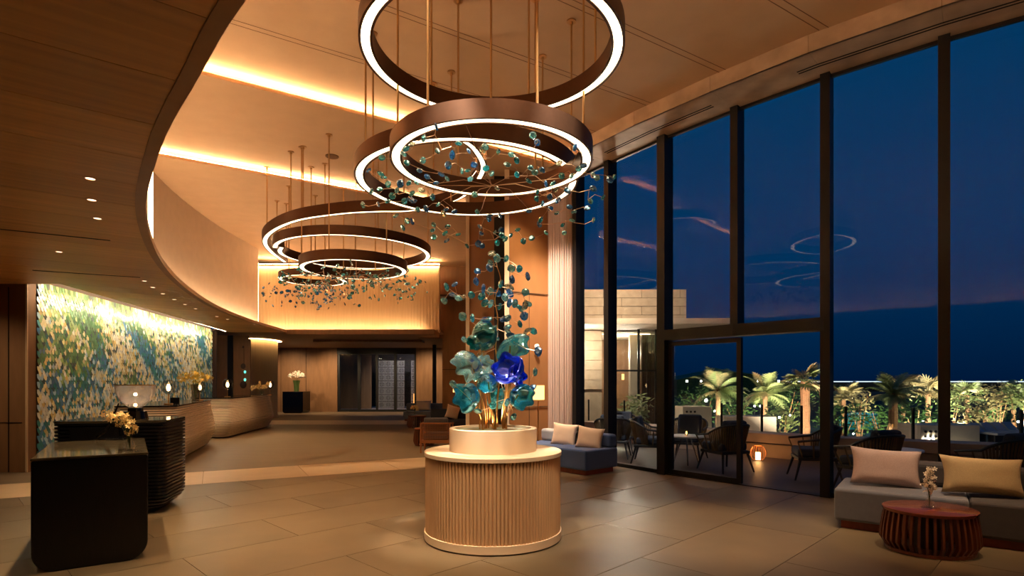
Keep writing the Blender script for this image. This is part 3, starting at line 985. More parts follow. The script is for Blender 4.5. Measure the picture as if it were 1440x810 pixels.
shrub(985, 570, 20, .8, 1.5, 'loose bush left of the palm behind the closed door leaf', 'leaf_dark', 420, 20)
shrub(1036, 572, 22, .9, 1.6, 'dark bush between the two palms beyond the door', 'leaf_dark', 420, 0)
shrub(1105, 566, 23, 1.0, 1.8, 'dark rounded bush between the middle palms', 'leaf_dark', 480, 20)
shrub(1100, 590, 17, .7, .9, 'low green bush in front of the middle palms', 'leaf', 320, 20)
shrub(1182, 590, 17, .8, 1.2, 'bushy green shrub right of the black door post', 'leaf_dark', 400, 15)
shrub(1208, 566, 19, .5, .9, 'small pale tree before the pool', 'leaf_olive', 220, 40)
shrub(1240, 588, 19, .7, 1.0, 'dark low bush behind the shaggy palm', 'leaf_dark', 320, 0)
shrub(1288, 585, 16, .6, 1.3, 'dense dark shrub behind the slender palm', 'leaf_dark', 400, 10)
shrub(1337, 563, 20, .6, 1.2, 'green bush against the second sofa mullion', 'leaf', 320, 30)
shrub(1372, 582, 18, .6, 1.1, 'round silvery shrub over the stone planter', 'leaf_olive', 360, 25)
shrub(1403, 558, 20, .55, 1.1, 'small lit tree right of the stone planter', 'leaf_olive', 320, 60)
shrub(1433, 556, 19, .55, 1.1, 'bright lit tree in the corner of the garden', 'leaf', 320, 60)
shrub(1397, 585, 22, .8, .8, 'low hedge behind the sun loungers', 'leaf_dark', 320, 0)
shrub(1160, 556, 26, 1.0, 1.5, 'dark tree hidden behind the black door post', 'leaf_dark', 300, 0)
shrub(955, 575, 24, .9, 1.6, 'dark bush beside the stone building', 'leaf_dark', 300, 0)
shrub(895, 575, 15.4, .4, .8, 'bright green plant lit behind the building balustrade', 'leaf', 260, 30)

# stone planters with pierced pattern
def planter(px0, px1, py0, py1, d, label):
    a = P(px0, py0, d); b = P(px1, py1, d)
    t = thing('stone_planter', label, 'planter', ((a.x + b.x) / 2, d + .4, -.9), 'garden planters')
    MB().box(((a.x + b.x) / 2, d + .4, (a.z - .9) / 2), (b.x - a.x, .8, a.z + .9)).build('body', M['stone_pale'], t, bevel=.01)
    m = MB()
    n = max(3, int((b.x - a.x) * .4 / .12))
    for i in range(n):
        for j in range(4):
            m.lathe([(.035, 0), (.035, .02)], (0, 0, 0), 6)
            k0 = len(m.v) - 12
            for q in range(k0, len(m.v)):
                v = m.v[q]; m.v[q] = (a.x + .12 + i * .12 + v[0], d - .005 - v[2], a.z - .15 - j * .12 + v[1])
    m.build('pierced_pattern', M['slot'], t)
    point('planter_light', ((a.x + b.x) / 2, d - .5, -.3), 6, (1, .85, .6), .03)
planter(960, 1001, 572, 600, 17, 'pale pierced stone planter beyond the closed sliding leaf')
planter(1022, 1092, 586, 610, 15, 'long pale stone planter behind the lantern')
planter(1294, 1378, 598, 625, 13.5, 'long stone planter behind the second sofa mullion')

# garden lamps
def gl(px, py, d, r, label, pole=True, p=8):
    c = P(px, py, d)
    t = thing('garden_lamp', label, 'lamp', (c.x, d, -.9), 'small lamps in the dark garden')
    r *= .65
    MB().sphere(c, r, 8, 6).build('globe', GARDEN, t)
    if c.z > -.8: MB().tube([(c.x, d, -.9), (c.x, d, c.z - r * .6)], r * .25, 5).build('pole', M['black_metal'], t)
for k, (px, py, d, r, lb) in enumerate(((966, 536, 60, .16, 'lamp post light beside the stone building corner'), (986, 536, 62, .13, 'lamp post light left of the first palm crown'),
        (1024, 536, 62, .13, 'lamp post light right of the first palm crown'), (1037, 536, 60, .12, 'lamp post light against the door leaf edge'),
        (1065, 536, 60, .13, 'leftmost horizon light through the open door'), (1078, 536, 58, .16, 'second horizon light through the open door'), (1095, 536, 58, .16, 'third horizon light through the open door'),
        (993, 563, 19, .075, 'dazzling garden lamp below the first palm'), (1061, 571, 20, .04, 'left of two small lamps under the second palm'), (1069, 571, 20, .045, 'right of two small lamps under the second palm'),
        (1096, 587, 16, .045, 'bright low lamp in the middle bushes'), (1103, 578, 17, .03, 'tiny lamp above the bright low lamp'), (1111, 584, 16, .028, 'tiny lamp right of the bright low lamp'),
        (1005, 578, 17.5, .03, 'tiny lamp beside the pierced planter'), (1198, 560, 21, .025, 'tiny lamp before the pool'), (1298, 592, 17, .035, 'tiny lamp beneath the brightly lit palm'),
        (1432, 593, 20, .05, 'white lamp by the sun loungers'), (1200, 610, 15, .03, 'ground lamp right of the black door post'))):
    gl(px, py, d, r, lb)
# pool and loungers
pool = MB().prism([tuple(P(1180, 586, 29).xy), tuple(P(1235, 586, 29).xy), tuple(P(1232, 570, 34).xy), tuple(P(1187, 570, 34).xy)], -.9, -.2)
tag(pool.build('swimming_pool', M['pool_water']), 'lit turquoise swimming pool beyond the palms', 'pool')
point('pool_light', (P(1208, 580, 31).x, 31, .6), 160, (.3, .9, 1), .1)
for k in range(4):
    c = P(1392 + k * 16, 604, 13.5 + k * .1)
    t = thing('sun_lounger', ('first', 'second', 'third', 'fourth')[k] + ' dark sun lounger counted from the stone planter', 'sun lounger', (c.x, c.y, .0), 'sun loungers by the pool')
    MB().box((c.x, c.y, .3), (.22, .7, .05)).build('bed', M['mist_fabric'], t)
    MB().box((c.x, c.y + .4, .4), (.22, .3, .05), mtx=Matrix.Rotation(.7, 3, 'X')).build('backrest', M['mist_fabric'], t)
    MB().box((c.x, c.y - .25, -.3), (.2, .04, 1.15)).box((c.x, c.y + .25, -.3), (.2, .04, 1.15)).build('frame', M['chair_dark'], t)

# ---- terrace furniture
def rope_chair():
    t = thing('terrace_chair', 'x', 'chair', (0, 0, 0), 'rope armchairs on the terrace')
    # seat faces +y (local)
    MB().box((0, 0, .33), (.58, .56, .05)).build('seat_frame', M['chair_dark'], t, bevel=.01)
    MB().box((0, .02, .42), (.54, .52, .13)).build('seat_cushion', M['seat_dark'], t, bevel=.04)
    for sx in (-1, 1):
        for sy in (-1, 1):
            MB().tube([(sx * .25, sy * .24, .33), (sx * .32, sy * .33, 0)], .022, 6, .014).build('leg', M['chair_dark'], t)
    top = []
    for k in range(21):
        a = PI + PI * k / 20
        r = 1
        top.append(Vector((.37 * math.cos(a), -.02 + .36 * math.sin(a) + .0, .80 - .16 * (1 - abs(math.sin(a))) ** 1.5)))
    top = [Vector((-.36, .30, .60))] + top + [Vector((.36, .30, .60))]
    MB().tube(top, .02, 6).build('top_rail', M['chair_dark'], t)
    m = MB()
    for k in range(34):
        s = k / 33 * (len(top) - 1); i = min(int(s), len(top) - 2); p = top[i].lerp(top[i + 1], s - i)
        q = Vector((p.x * .76, p.y * .72, .34))
        m.tube([p, q], .013, 4)
    m.build('rope_back', M['rope'], t)
    MB().box((0, -.20, .66), (.46, .13, .42), mtx=Matrix.Rotation(.2, 3, 'X')).build('back_cushion', M['seat_dark'], t, bevel=.05)
    return t
ch = rope_chair()
cps = [((3.65, 9.75), .35, 'dark rope armchair behind the closed sliding leaf, its back to the lobby'),
       ((2.62, 10.75), -1.9, 'dark rope armchair partly behind the black door jamb'),
       ((4.75, 8.95), 1.3, 'rope armchair standing in the open doorway beside the black post'),
       ((3.45, 11.2), 2.6, 'dark armchair on the far side of the small terrace table'),
       ((2.05, 11.5), -.3, 'armchair just outside the narrow window beside the curtain'),
       ((4.95, 7.85), .3, 'round-backed rope armchair behind the rose pillow'),
       ((6.3, 7.35), .3, 'rope armchair with grey cushion behind the sand-coloured pillow'),
       ((2.35, 12.4), 2.8, 'armchair at the far end of the terrace by the stone building')]
for k, ((x, y), rz, lb) in enumerate(cps):
    if k == 0: place(ch, (x, y, -.004), rz); ch['label'] = lb
    else: copy_tree(ch, (x, y, -.004), rz, lb)
def ttable(x, y, lb, r=.33):
    t = thing('terrace_table', lb, 'table', (x, y, 0), 'small terrace tables')
    MB().lathe([(r, .5), (r, .525)], (x, y, 0), 28).build('table_top', M['white_table'], t)
    for k in range(3):
        a = k * 2.1 + .3
        MB().tube([(x + .08 * math.cos(a), y + .08 * math.sin(a), .5), (x + r * .8 * math.cos(a), y + r * .8 * math.sin(a), 0)], .014, 5).build('leg', M['chrome'], t)
    return t
def candle(x, y, z, lb):
    t = thing('candle_glass', lb, 'candle', (x, y, z), 'candles on terrace tables')
    MB().lathe([(.03, 0), (.04, .1), (.038, .1), (.028, .01)], (x, y, z), 14).build('cup', GLASS_SMOKE, t, smooth=True)
    MB().sphere((x, y, z + .045), .016, 8, 6, (1, 1, 2)).build('flame', CANDLE, t)
ttable(3.22, 10.5, 'small round table behind the closed sliding leaf'); candle(3.22, 10.5, .526, 'lit candle glass on the table behind the sliding leaf')
ttable(5.65, 8.35, 'small round table between the two armchairs behind the sofa'); candle(5.62, 8.3, .526, 'lit candle glass seen above the sofa between the pillows')
# lantern
lp = G(1066, 647)
ln = thing('lantern', 'glowing woven lantern on the terrace deck in the open doorway', 'lantern', (lp.x, lp.y, -.004))
m = MB()
for k in range(18):
    a = 2 * PI * k / 18
    pts = []
    for i in range(9):
        s = i / 8; r = .09 + .055 * math.sin(PI * s)
        pts.append((lp.x + r * math.cos(a), lp.y + r * math.sin(a), .002 + .27 * s))
    m.tube(pts, .004, 4)
m.build('cage', M['rattan'], ln)
for z in (.005, .27): MB().lathe([(.09, z - .006), (.09, z + .006), (.08, z + .006), (.08, z - .006)], (lp.x, lp.y, 0), 20, closed=True).build('hoop', M['rattan'], ln)
MB().lathe([(.045, .01), (.045, .15)], (lp.x, lp.y, 0), 14).build('candle', emis('lantern_glow', (1, .55, .2), 12), ln)
point('lantern_light', (lp.x, lp.y, .2), 5, (1, .45, .12), .05)
spot('terrace_light', (4.6, 10.6, 3.6), (3.6, 10.8, 0), 6, 100, .9, (1, .75, .6))

# ================================================================== ENTRANCE
ent = struct(MB().box((-6.97, 29.35, 3.17), (4.06, .22, .42)).build('door_2', M['black_frame']))
def ex(px): return (px - 720) / 800 * 29.3
for px in (476.5, 505, 530, 556, 584):
    MB().box((ex(px), 29.35, 1.5), (.14 if px in (505, 556) else .1, .14, 3.0)).build('stile', M['black_frame'], ent)
MB().box((-6.97, 29.35, .06), (4.0, .16, .12)).build('rail', M['black_frame'], ent)
for a_, b_ in ((477, 505), (505, 530), (530, 556), (556, 584)):
    MB().box(((ex(a_) + ex(b_)) / 2, 29.35, 1.55), (ex(b_) - ex(a_) - .12, .02, 2.85)).build('pane', GLASS, ent)
struct(MB().box((-9.85, 33, 1.6), (3.4, .1, 3.4)).build('wall_porch', M['wall_brown']))
struct(MB().box((-8, 33.0, -.06), (12, 7, .1)).build('porch_floor', M['concrete']))
struct(MB().box((-7, 36.6, 2.2), (16, .2, 4.6)).build('porch_backdrop', M['wood_dark']))  # dark backdrop added to shut out the sky behind the doors
scr = thing('pierced_screen', 'pierced block garden screen outside the entrance doors', 'screen', (-6.0, 33.2, 0))
bs = .40
blk = MB()
def screen_block():
    m = MB()
    w_ = .185; t_ = .1
    for sx in (-1, 1):
        m.box((sx * (w_ - .02), 0, 0), (.035, t_, .36)).box((0, 0, sx * (w_ - .02)), (.36, t_, .035))
        for sz in (-1, 1):
            m.box((sx * .11, 0, sz * .11), (.10, t_ * .8, .10))
    m.box((0, 0, 0), (.05, t_ * .7, .3)).box((0, 0, 0), (.3, t_ * .7, .05))
    return mesh_of(m, 'screen_block', M['lattice'])
sbm = screen_block()
for i in range(8):
    for j in range(7):
        if i in (4,) : continue
        o = bpy.data.objects.new('screen_block', sbm); COL.objects.link(o); o.parent = scr
        o.location = (-1.6 + i * bs * .95, 0, .2 + j * bs)
spot('entrance_light', (-6.5, 31, 3.2), (-6.3, 33.2, 1.5), 110, 110, .8, (.9, .85, 1))
m = MB()
m.box((-5.55, 32.9, .43), (.25, .25, .86))
for k in range(16): 
    m.sphere((-5.55 + random.uniform(-.04, .04), 32.9, .9 + k * .12), .05, 6, 5)
tag(m.build('flame_feature', FIRE), 'flickering vertical flame feature outside the entrance doors', 'fire feature')

# ================================================================== MOSAIC FEATURE WALL
mos = MB(); cols = []
sw, sh_ = .090, .066
nu, nv = int(FL / sw), int(3.24 / sh_)
fdat = bpy.data.meshes.new('scale_tiles')
vs, fs, fc = [], [], []
c_cream = (0.82, .74, .44); c_gold = (.72, .56, .20); c_white = (.84, .86, .78)
c_green = (.07, .22, .09); c_teal = (.02, .22, .25); c_blue = (.05, .20, .42); c_sage = (.30, .44, .16); c_ice = (.42, .62, .74); c_dark = (.02, .07, .08)
rr = random.Random(3)
for j in range(nv):
    for i in range(nu):
        u = (i + (.5 if j % 2 else 0) + .5) * sw; v = 3.22 - (j + .5) * sh_
        if u > FL - .02: continue
        s = u / FL; h = v / 3.24
        # diagonal drifts
        pa = u * .80 - v * .60; pb = u * .60 + v * .80          # along / across the drift
        t = noise.noise(Vector((pa * .55, pb * 1.5, 0))) * 1.3 + noise.noise(Vector((pa * 1.6, pb * 3.4, 4))) * .6 - .04 + .14 * s + rr.gauss(0, .40)
        blue = (1 - h) * 1.25 + noise.noise(Vector((pa * .7, pb * 1.1, 9))) * .7 + rr.gauss(0, .12) + .15 * (s > .5)
        if t > .50: c = c_white if (blue > .6 or rr.random() < .4) else c_cream
        elif t > .18: c = c_cream if rr.random() < .55 else (c_gold if rr.random() < .7 else c_white)
        elif t > -.08: c = c_sage if blue < .55 else c_ice
        elif t > -.40: c = c_green if blue < .6 else (c_teal if rr.random() < .6 else c_blue)
        else: c = c_green if blue < .45 else (c_blue if rr.random() < .5 else c_teal)
        if rr.random() < .07: c = c_dark
        q = .75 + rr.random() * .5
        c = tuple(min(1, a * q) for a in c)
        lift = .007 + rr.random() * .012
        twist = rr.uniform(-.004, .004)
        o = FA + FD * u + Vector((0, 0, v))
        loc = [(-sw * .45, sh_ * .95, .0), (sw * .45, sh_ * .95, .0), (sw * .46, 0.05 * sh_, lift * .5 + twist), (sw * .27, -sh_ * .55, lift + twist * .5), (0, -sh_ * .78, lift * 1.15), (-sw * .27, -sh_ * .55, lift - twist * .5), (-sw * .46, .05 * sh_, lift * .5 - twist)]
        k0 = len(vs)
        for a_, b_, n_2 in loc:
            vs.append(tuple(o + FD * a_ + Vector((0, 0, b_ - .02)) + FN * (n_2 + .004)))
        f = list(range(k0, k0 + 7))
        fs.append(tuple(f)); fc.append(c)
vs = [(v[0] - FA.x, v[1] - FA.y, v[2]) for v in vs]
fdat.from_pydata(vs, [], fs)
ca = fdat.color_attributes.new('glaze', 'FLOAT_COLOR', 'CORNER')
k = 0
for p, c in zip(fdat.polygons, fc):
    for li in p.loop_indices: ca.data[li].color = (*c, 1)
mm = bpy.data.materials.new('glazed_scale'); mm.use_nodes = True
b_ = mm.node_tree.nodes['Principled BSDF']
at = mm.node_tree.nodes.new('ShaderNodeAttribute'); at.attribute_name = 'glaze'
mm.node_tree.links.new(at.outputs['Color'], b_.inputs['Base Color'])
b_.inputs['Roughness'].default_value = .35; b_.inputs['Metallic'].default_value = .15; b_.inputs['Coat Weight'].default_value = .3
fdat.materials.append(mm)
mp_ = thing('mosaic_panel', 'long mosaic wall of overlapping scale tiles in green, gold, teal and blue behind reception', 'wall art', (FA.x, FA.y, 0))
st = bpy.data.objects.new('scale_tiles', fdat); COL.objects.link(st); st.parent = mp_; st['kind'] = 'stuff'
MB().beam(FA + FN * .004 + Vector((0, 0, .03)), FB + FN * .004 + Vector((0, 0, .03)), .03, .06).build('bottom_trim', M['brass'], mp_)

# ================================================================== CHANDELIERS
def sweep_band(pts, closed, wdt=.115, hgt=.16, th=.021):
    """returns band MB and strip MB; pts at the bottom centre line"""
    n = len(pts)
    prof = [(-wdt / 2, 0), (-wdt / 2, hgt), (wdt / 2, hgt), (wdt / 2, 0), (wdt / 2 - th, 0), (wdt / 2 - th, .03), (-wdt / 2 + th, .03), (-wdt / 2 + th, 0)]
    vs = []; sv = []
    for i, p in enumerate(pts):
        a = pts[(i - 1) % n] if closed else pts[max(0, i - 1)]
        b = pts[(i + 1) % n] if closed else pts[min(n - 1, i + 1)]
        t = Vector((b[0] - a[0], b[1] - a[1], 0)).normalized(); nn = Vector((-t.y, t.x, 0))
        for q, z in prof: vs.append(Vector(p) + nn * q + Vector((0, 0, z)))
        for q, z in ((-wdt / 2 + th, .008), (wdt / 2 - th, .008), (wdt / 2 - th, .022), (-wdt / 2 + th, .022)): sv.append(Vector(p) + nn * q + Vector((0, 0, z)))
    fs = []; sf = []
    m = len(prof)
    for i in range(n if closed else n - 1):
        j = (i + 1) % n
        for k in range(m): fs.append((i * m + k, i * m + (k + 1) % m, j * m + (k + 1) % m, j * m + k))
        for k in range(4): sf.append((i * 4 + k, i * 4 + (k + 1) % 4, j * 4 + (k + 1) % 4, j * 4 + k))
    if not closed:
        fs += [(3, 2, 1, 0), ((n - 1) * m, (n - 1) * m + 1, (n - 1) * m + 2, (n - 1) * m + 3)]
        sf += [(3, 2, 1, 0), ((n - 1) * 4, (n - 1) * 4 + 1, (n - 1) * 4 + 2, (n - 1) * 4 + 3)]
    return MB().add(vs, fs), MB().add(sv, sf)
def add_ring(t, pts, closed, rod_at, hgt=.16):
    bm_, sm_ = sweep_band(pts, closed, hgt=hgt)
    o = bm_.build('ring', M['bronze'], t, smooth=True, angle=35)
    sm_.build('light_strip', STRIP, o)
    for s in rod_at:
        p = pts[int(s * len(pts)) % len(pts)]
        add_rod(t, p[0], p[1], p[2] + hgt)
def zceil(x, y):
    v = CN.dot(Vector((x, y)))
    if v < c1: return Z1
    if v < c2: return Z1 - .14 + .14 * (v - c1) / (c2 - c1)
    return Z1 - .14 + .39 * (v - c2) / 14
def add_rod(t, x, y, z):
    zc = zceil(x, y)
    MB().tube([(x, y, z - .01), (x, y, zc)], .011, 8).build('rod', M['rod_metal'], t, smooth=True)
    MB().lathe([(.055, -.018), (.055, -.004), (.02, 0)], (x, y, zc), 16).lathe([(.02, -.05), (.02, -.018)], (x, y, zc), 8).build('canopy', M['rod_metal'], t)
def circ(cx, cy, r, Z, n=96, a0=0):
    return [(cx + r * math.cos(a0 + 2 * PI * k / n), cy + r * math.sin(a0 + 2 * PI * k / n), Z) for k in range(n)]

ch1 = thing('ring_chandelier', 'large bronze chandelier of lit rings and crystal twigs hanging over the round podium', 'chandelier', (-.2, 5.6, 5.75), 'ring chandeliers')
add_ring(ch1, circ(-.17, 5.0, 1.085, 4.37), True, (.08, .2, .36, .52, .7, .86))
add_ring(ch1, circ(-.195, 5.5, .91, 3.61), True, (.03, .17, .33, .5, .66, .83))
add_ring(ch1, circ(-.515, 6.6, 1.215, 3.80), True, (.02, .12, .3, .46, .6, .8))

ch2 = thing('ring_chandelier', 'farther bronze chandelier of lit rings over a spray of blue crystals', 'chandelier', (-3.0, 10.6, 5.7), 'ring chandeliers')
spA = [(401, 369, 13.6), (382, 355, 12.6), (372.5, 340, 11.65), (384, 325, 10.85), (420, 310, 10.15), (480, 301, 9.75), (530, 298, 9.62), (575, 297, 9.6), (620, 289, 9.7), (655, 274, 9.75), (679, 240, 9.3), (670, 214, 8.75), (650, 198, 8.35), (615, 186, 8.1), (575, 182, 8.1)]
spA3 = catmull([P(*q) for q in spA], 8)
add_ring(ch2, spA3, False, (.05, .18, .3, .42, .55, .68, .8, .93), hgt=.19)
# ring B: open helix
zB = .226
def helixB():
    pts = []
    cz = 11.6; Hb = .226 * 11.6; r = 1.49; cx = -.0
    cx = (498 - 720) / 800 * cz
    for k in range(110):
        a = math.radians(200) + 2 * PI * 1.03 * k / 109     # starts left, goes near, right, far, left
        g = -max(0, (k / 109 - .80)) * .5
        pts.append((cx + (r + g) * math.cos(a), cz + (r + g) * math.sin(a), 1.5 + Hb - .0 + (g * .55)))
    return pts
add_ring(ch2, helixB(), False, (.1, .28, .45, .62, .8), hgt=.17)
add_ring(ch2, catmull([P(401, 359, 13.2), P(423, 367, 13.6), P(460, 375, 13.7), P(505, 379, 13.6), P(545, 377, 13.3)], 8), False, (.05, .7), hgt=.17)
add_ring(ch2, circ((498 - 720) / 800 * 10.4, 10.4, .90, 3.55), True, (.06, .22, .4, .56, .72, .9), hgt=.17)
add_ring(ch2, circ((441 - 720) / 800 * 11.75, 11.75, .62, 3.60), True, (.1, .45, .8), hgt=.13)

# crystals
def gem_mesh(r=.036, th=.017, n=9, seed=0, name='crystal', material=None, el=1.0):
    rg = random.Random(seed)
    m = MB()
    ring = [(r * el * math.cos(2 * PI * k / n) * rg.uniform(.9, 1.08), r * math.sin(2 * PI * k / n) * rg.uniform(.9, 1.08), 0) for k in range(n)]
    def tr(s, z): return [(x * s, y * s, z) for x, y, _ in ring]
    m.loft([tr(.55, -th), tr(.9, -th * .5), tr(1, 0), tr(.9, th * .5), tr(.55, th)])
    return mesh_of(m, name, material)
GEM = [gem_mesh(seed=k, material=CRY[k % 4], el=(1, 1.25, 1, 1.15)[k % 4]) for k in range(8)]
def put_gem(parent, c, s=1.0, k=None, wp=None, rot=None):
    k = random.choice((0, 1, 1, 2, 2, 3, 4, 5, 6, 0)) if k is None else k
    o = bpy.data.objects.new('crystal', GEM[k]); COL.objects.link(o); o.parent = parent
    o.location = Vector(c) - wp
    o.rotation_euler = rot or (random.uniform(-1.4, 1.4), random.uniform(-1.4, 1.4), random.uniform(0, 3))
    o.scale = (s, s, s)
def twigs(parent, seeds, tips, rad=.0045, kink=.05, sides=4, name='branch', single=True):
    nodes = [Vector(s) for s in seeds]
    m = MB()
    tips = sorted([Vector(t) for t in tips], key=lambda t: min((t - s).length for s in nodes))
    for t in tips:
        n0 = min(nodes, key=lambda q: (q - t).length)
        if (n0 - t).length < 1e-3: continue
        mid = n0.lerp(t, random.uniform(.4, .65)) + Vector((random.uniform(-1, 1), random.uniform(-1, 1), random.uniform(-1, 1))) * kink
        if single: MB().tube([n0, mid, t], rad, sides).build('twig', M['wire'], parent)
        else: m.tube([n0, mid, t], rad, sides)
        nodes.append(mid)
        nodes.append(t.lerp(mid, .3))
    return None if single else m.build(name, M['wire'], parent, kind='stuff')
CR1 = [(458,132),(397,186),(342,213),(312,238),(300,262),(196,281),(190,358),(205,375),(132,342),(225,408),(185,432),(145,443),(178,505),(104,508),(245,465),(223,490),(268,437),(284,405),(325,403),(363,402),(378,342),(414,372),(315,305),(394,293),(464,248),(535,268),(565,212),(516,316),(482,360),(510,381),(458,402),(386,436),(440,470),(305,490),(333,480),(350,490),(368,530),(408,526),(467,506),(492,550),(545,540),(340,452),(582,345),(610,342),(640,315),(615,248),(622,383),(643,458),(697,332),(725,357),(694,228),(683,240),(757,251),(750,427),(800,313),(846,362),(846,293),(820,265),(923,172),(945,208),(1126,232),(912,328),(932,350),(968,340),(904,393),(987,408),(1020,405),(1033,435),(1005,468),(946,447),(942,478),(1062,367),(1110,368),(1052,305),(1145,335),(1168,318),(1090,438),(1045,485),(1008,525),(970,500),(905,538),(1038,548),(1100,518),(1122,542),(1112,583),(1067,605),(1075,643),(1216,365),(1232,378),(1215,430),(1262,472),(1202,490),(1187,523),(1295,385),(1312,376),(1216,581),(987,642),(955,600),(960,580),(918,668),(877,683),(850,628),(817,655),(790,672),(752,690),(740,640),(770,627),(773,655),(716,560),(712,575),(668,612),(655,542),(675,645),(660,695),(678,705),(606,706),(508,680),(563,650),(445,603),(440,630),(512,612),(500,645),(445,663),(297,617),(262,560),(318,585),(342,588),(765,560),(505,530)]
tips1 = []
w1 = parent_world(ch1)
for (x, y) in CR1:
    px, py = x / 3.4286 + 480, y / 3.4286 + 140
    Zc = 3.32 + random.uniform(-.05, .05)
    d = (Zc - 1.5) * 800 / (538 - py)
    if d > 6.9: d = 6.9 - random.uniform(0, .5)
    if d < 4.45: d = 4.45 + random.uniform(0, .2)
    p = P(px, py, d)
    tips1.append(p)
for p in tips1:
    put_gem(ch1, p, random.uniform(.75, 1.0) * (p.y / 5.5) ** .6, wp=w1)
hub = Vector((-.2, 5.55, 3.42))
seeds = [hub + Vector((math.cos(a) * .55, math.sin(a) * .55, -.06)) for a in [k * PI / 3.5 for k in range(7)]]
tw = twigs(ch1, seeds, tips1, .0028, .04)
m = MB()
for s in seeds: m.tube([hub, (hub + s) / 2 + Vector((random.uniform(-.05, .05), random.uniform(-.05, .05), .05)), s], .0028, 5)
for a in (0.4, 2.4, 4.5):
    p = Vector((-.195 + .91 * math.cos(a), 5.5 + .91 * math.sin(a), 3.62))
    m.tube([p, hub + Vector((0, 0, .0))], .003, 4)
m.build('branch_hub', M['wire'], ch1)

# far crystal sprays
tips2 = []
for k in range(330):
    if k % 3: cx, cy, R = -2.85, 10.4, 1.32
    else: cx, cy, R = -4.1, 11.6, .95
    a = random.uniform(0, 2 * PI); r = R * math.sqrt(random.uniform(.05, 1))
    tips2.append(Vector((cx + r * math.cos(a), cy + r * math.sin(a), 3.28 + random.gauss(0, .10))))
seeds2 = [Vector((-2.85 + .5 * math.cos(a), 10.4 + .5 * math.sin(a), 3.36)) for a in [k * PI / 3 for k in range(6)]] + [Vector((-4.1 + .4 * math.cos(a), 11.6 + .4 * math.sin(a), 3.36)) for a in [k * PI / 2 for k in range(4)]]
twigs(ch2, seeds2, tips2, .004, .04, 3, single=False)
m = MB()
for c, p0 in ((Vector((-2.85, 10.4, 3.45)), seeds2[:6]), (Vector((-4.1, 11.6, 3.45)), seeds2[6:])):
    for s in p0: m.tube([c, s], .008, 4)
    m.tube([c, (c.x, c.y, zceil(c.x, c.y))], .006, 5)
m.build('branch_hub', M['wire'], ch2)
for q in range(3):
    m = MB()
    for k in range(q, len(tips2), 3):
        c = tips2[k]; r = random.uniform(.024, .038)
        R3 = Matrix.Rotation(random.uniform(0, 3), 3, 'X') @ Matrix.Rotation(random.uniform(0, 3), 3, 'Y')
        ring = [R3 @ Vector((r * 1.2 * math.cos(a), r * math.sin(a), 0)) for a in [2 * PI * i / 7 for i in range(7)]]
        nz = R3 @ Vector((0, 0, r * .45))
        m.add([c + v for v in ring] + [c + nz, c - nz], [(i, (i + 1) % 7, 7) for i in range(7)] + [((i + 1) % 7, i, 8) for i in range(7)])
    m.build('crystal_spray', CRY[(1, 0, 2)[q]], ch2, kind='stuff')

# ceiling speakers / downlights in high ceiling
for (px, py, lb) in ((467, 222, 'round speaker grille in the high ceiling between the light coves'),):
    p = HZ(px, py, 5.66)
    tag(MB().lathe([(.12, -.012), (.12, 0)], (p.x, p.y, zceil(p.x, p.y)), 24).build('ceiling_speaker', M['groove'], origin=(p.x, p.y, zceil(p.x, p.y))), lb, 'speaker')

# soffit downlights
names = ['nearest of the upper three', 'middle of the upper three', 'lowest of the upper three']
dl = [(127, 251), (129, 281), (137, 307), (83, 354), (203, 395), (215, 404), (229, 413), (245, 421), (260, 428), (275, 434), (305, 445), (320, 449), (358, 456)]
ords = ['first', 'second', 'third', 'fourth', 'fifth', 'sixth', 'seventh', 'eighth', 'ninth', 'tenth', 'eleventh', 'twelfth', 'thirteenth']
for k, (px, py) in enumerate(dl):
    p = HZ(px, py, SZ0)
    t = thing('downlight', ords[k] + ' recessed downlight counted from the camera along the timber soffit', 'downlight', (p.x, p.y, SZ0), 'recessed downlights in the timber soffit')
    MB().lathe([(.035, -.004), (.05, -.004), (.05, .01), (.035, .01)], (p.x, p.y, SZ0), 20, closed=True).build('trim_ring', M['brass'], t)
    MB().lathe([(.034, .0), (.034, .002)], (p.x, p.y, SZ0 - .001), 16).build('lens', DOWN, t)
    if k in (0, 1, 2, 3, 4, 6, 8, 10, 12):
        spot('soffit_spot', (p.x, p.y, SZ0 - .03), (p.x, p.y, 0), 60, 75, .8)
for (a_, b_, lb) in (((0, 322), (155, 338), 'linear air slot in the timber soffit nearer the camera'), ((46, 380), (197, 390), 'linear air slot in the timber soffit before the mosaic wall')):
    A = HZ(*a_, SZ0); B = HZ(*b_, SZ0)
    tag(MB().beam(A - Vector((0, 0, .001)), B - Vector((0, 0, .001)), .03, .008).build('air_slot', M['slot'], origin=A), lb, 'air vent')

# ================================================================== PODIUM AND GLASS SCULPTURE
pc = Vector((-.185, 5.56, 0)); PR = .666
pod = thing('podium', 'round fluted pale podium with a smaller drum on top in mid floor', 'podium', pc)
MB().lathe([(PR - .03, 0), (PR - .03, .01), (PR, .014), (PR, .085), (PR - .015, .085)], pc, 96).build('base_ring', M['podium_pale'], pod, smooth=True)
m = MB()
nrib = 118; ring0 = []
for k in range(nrib * 8):
    a = 2 * PI * k / (nrib * 8); s = (k % 8) / 8
    r = PR - .028 + .018 * abs(math.sin(PI * s)) ** .5
    ring0.append((pc.x + r * math.cos(a), pc.y + r * math.sin(a)))
m.loft([[(x, y, .085) for x, y in ring0], [(x, y, .80) for x, y in ring0]])
m.build('fluted_drum', M['podium_rib'], pod)
MB().lathe([(PR - .02, .80), (PR, .805), (PR, .838), (PR - .004, .842), (0.0001, .842)], pc, 96).build('top_plate', M['podium_pale'], pod, smooth=True)
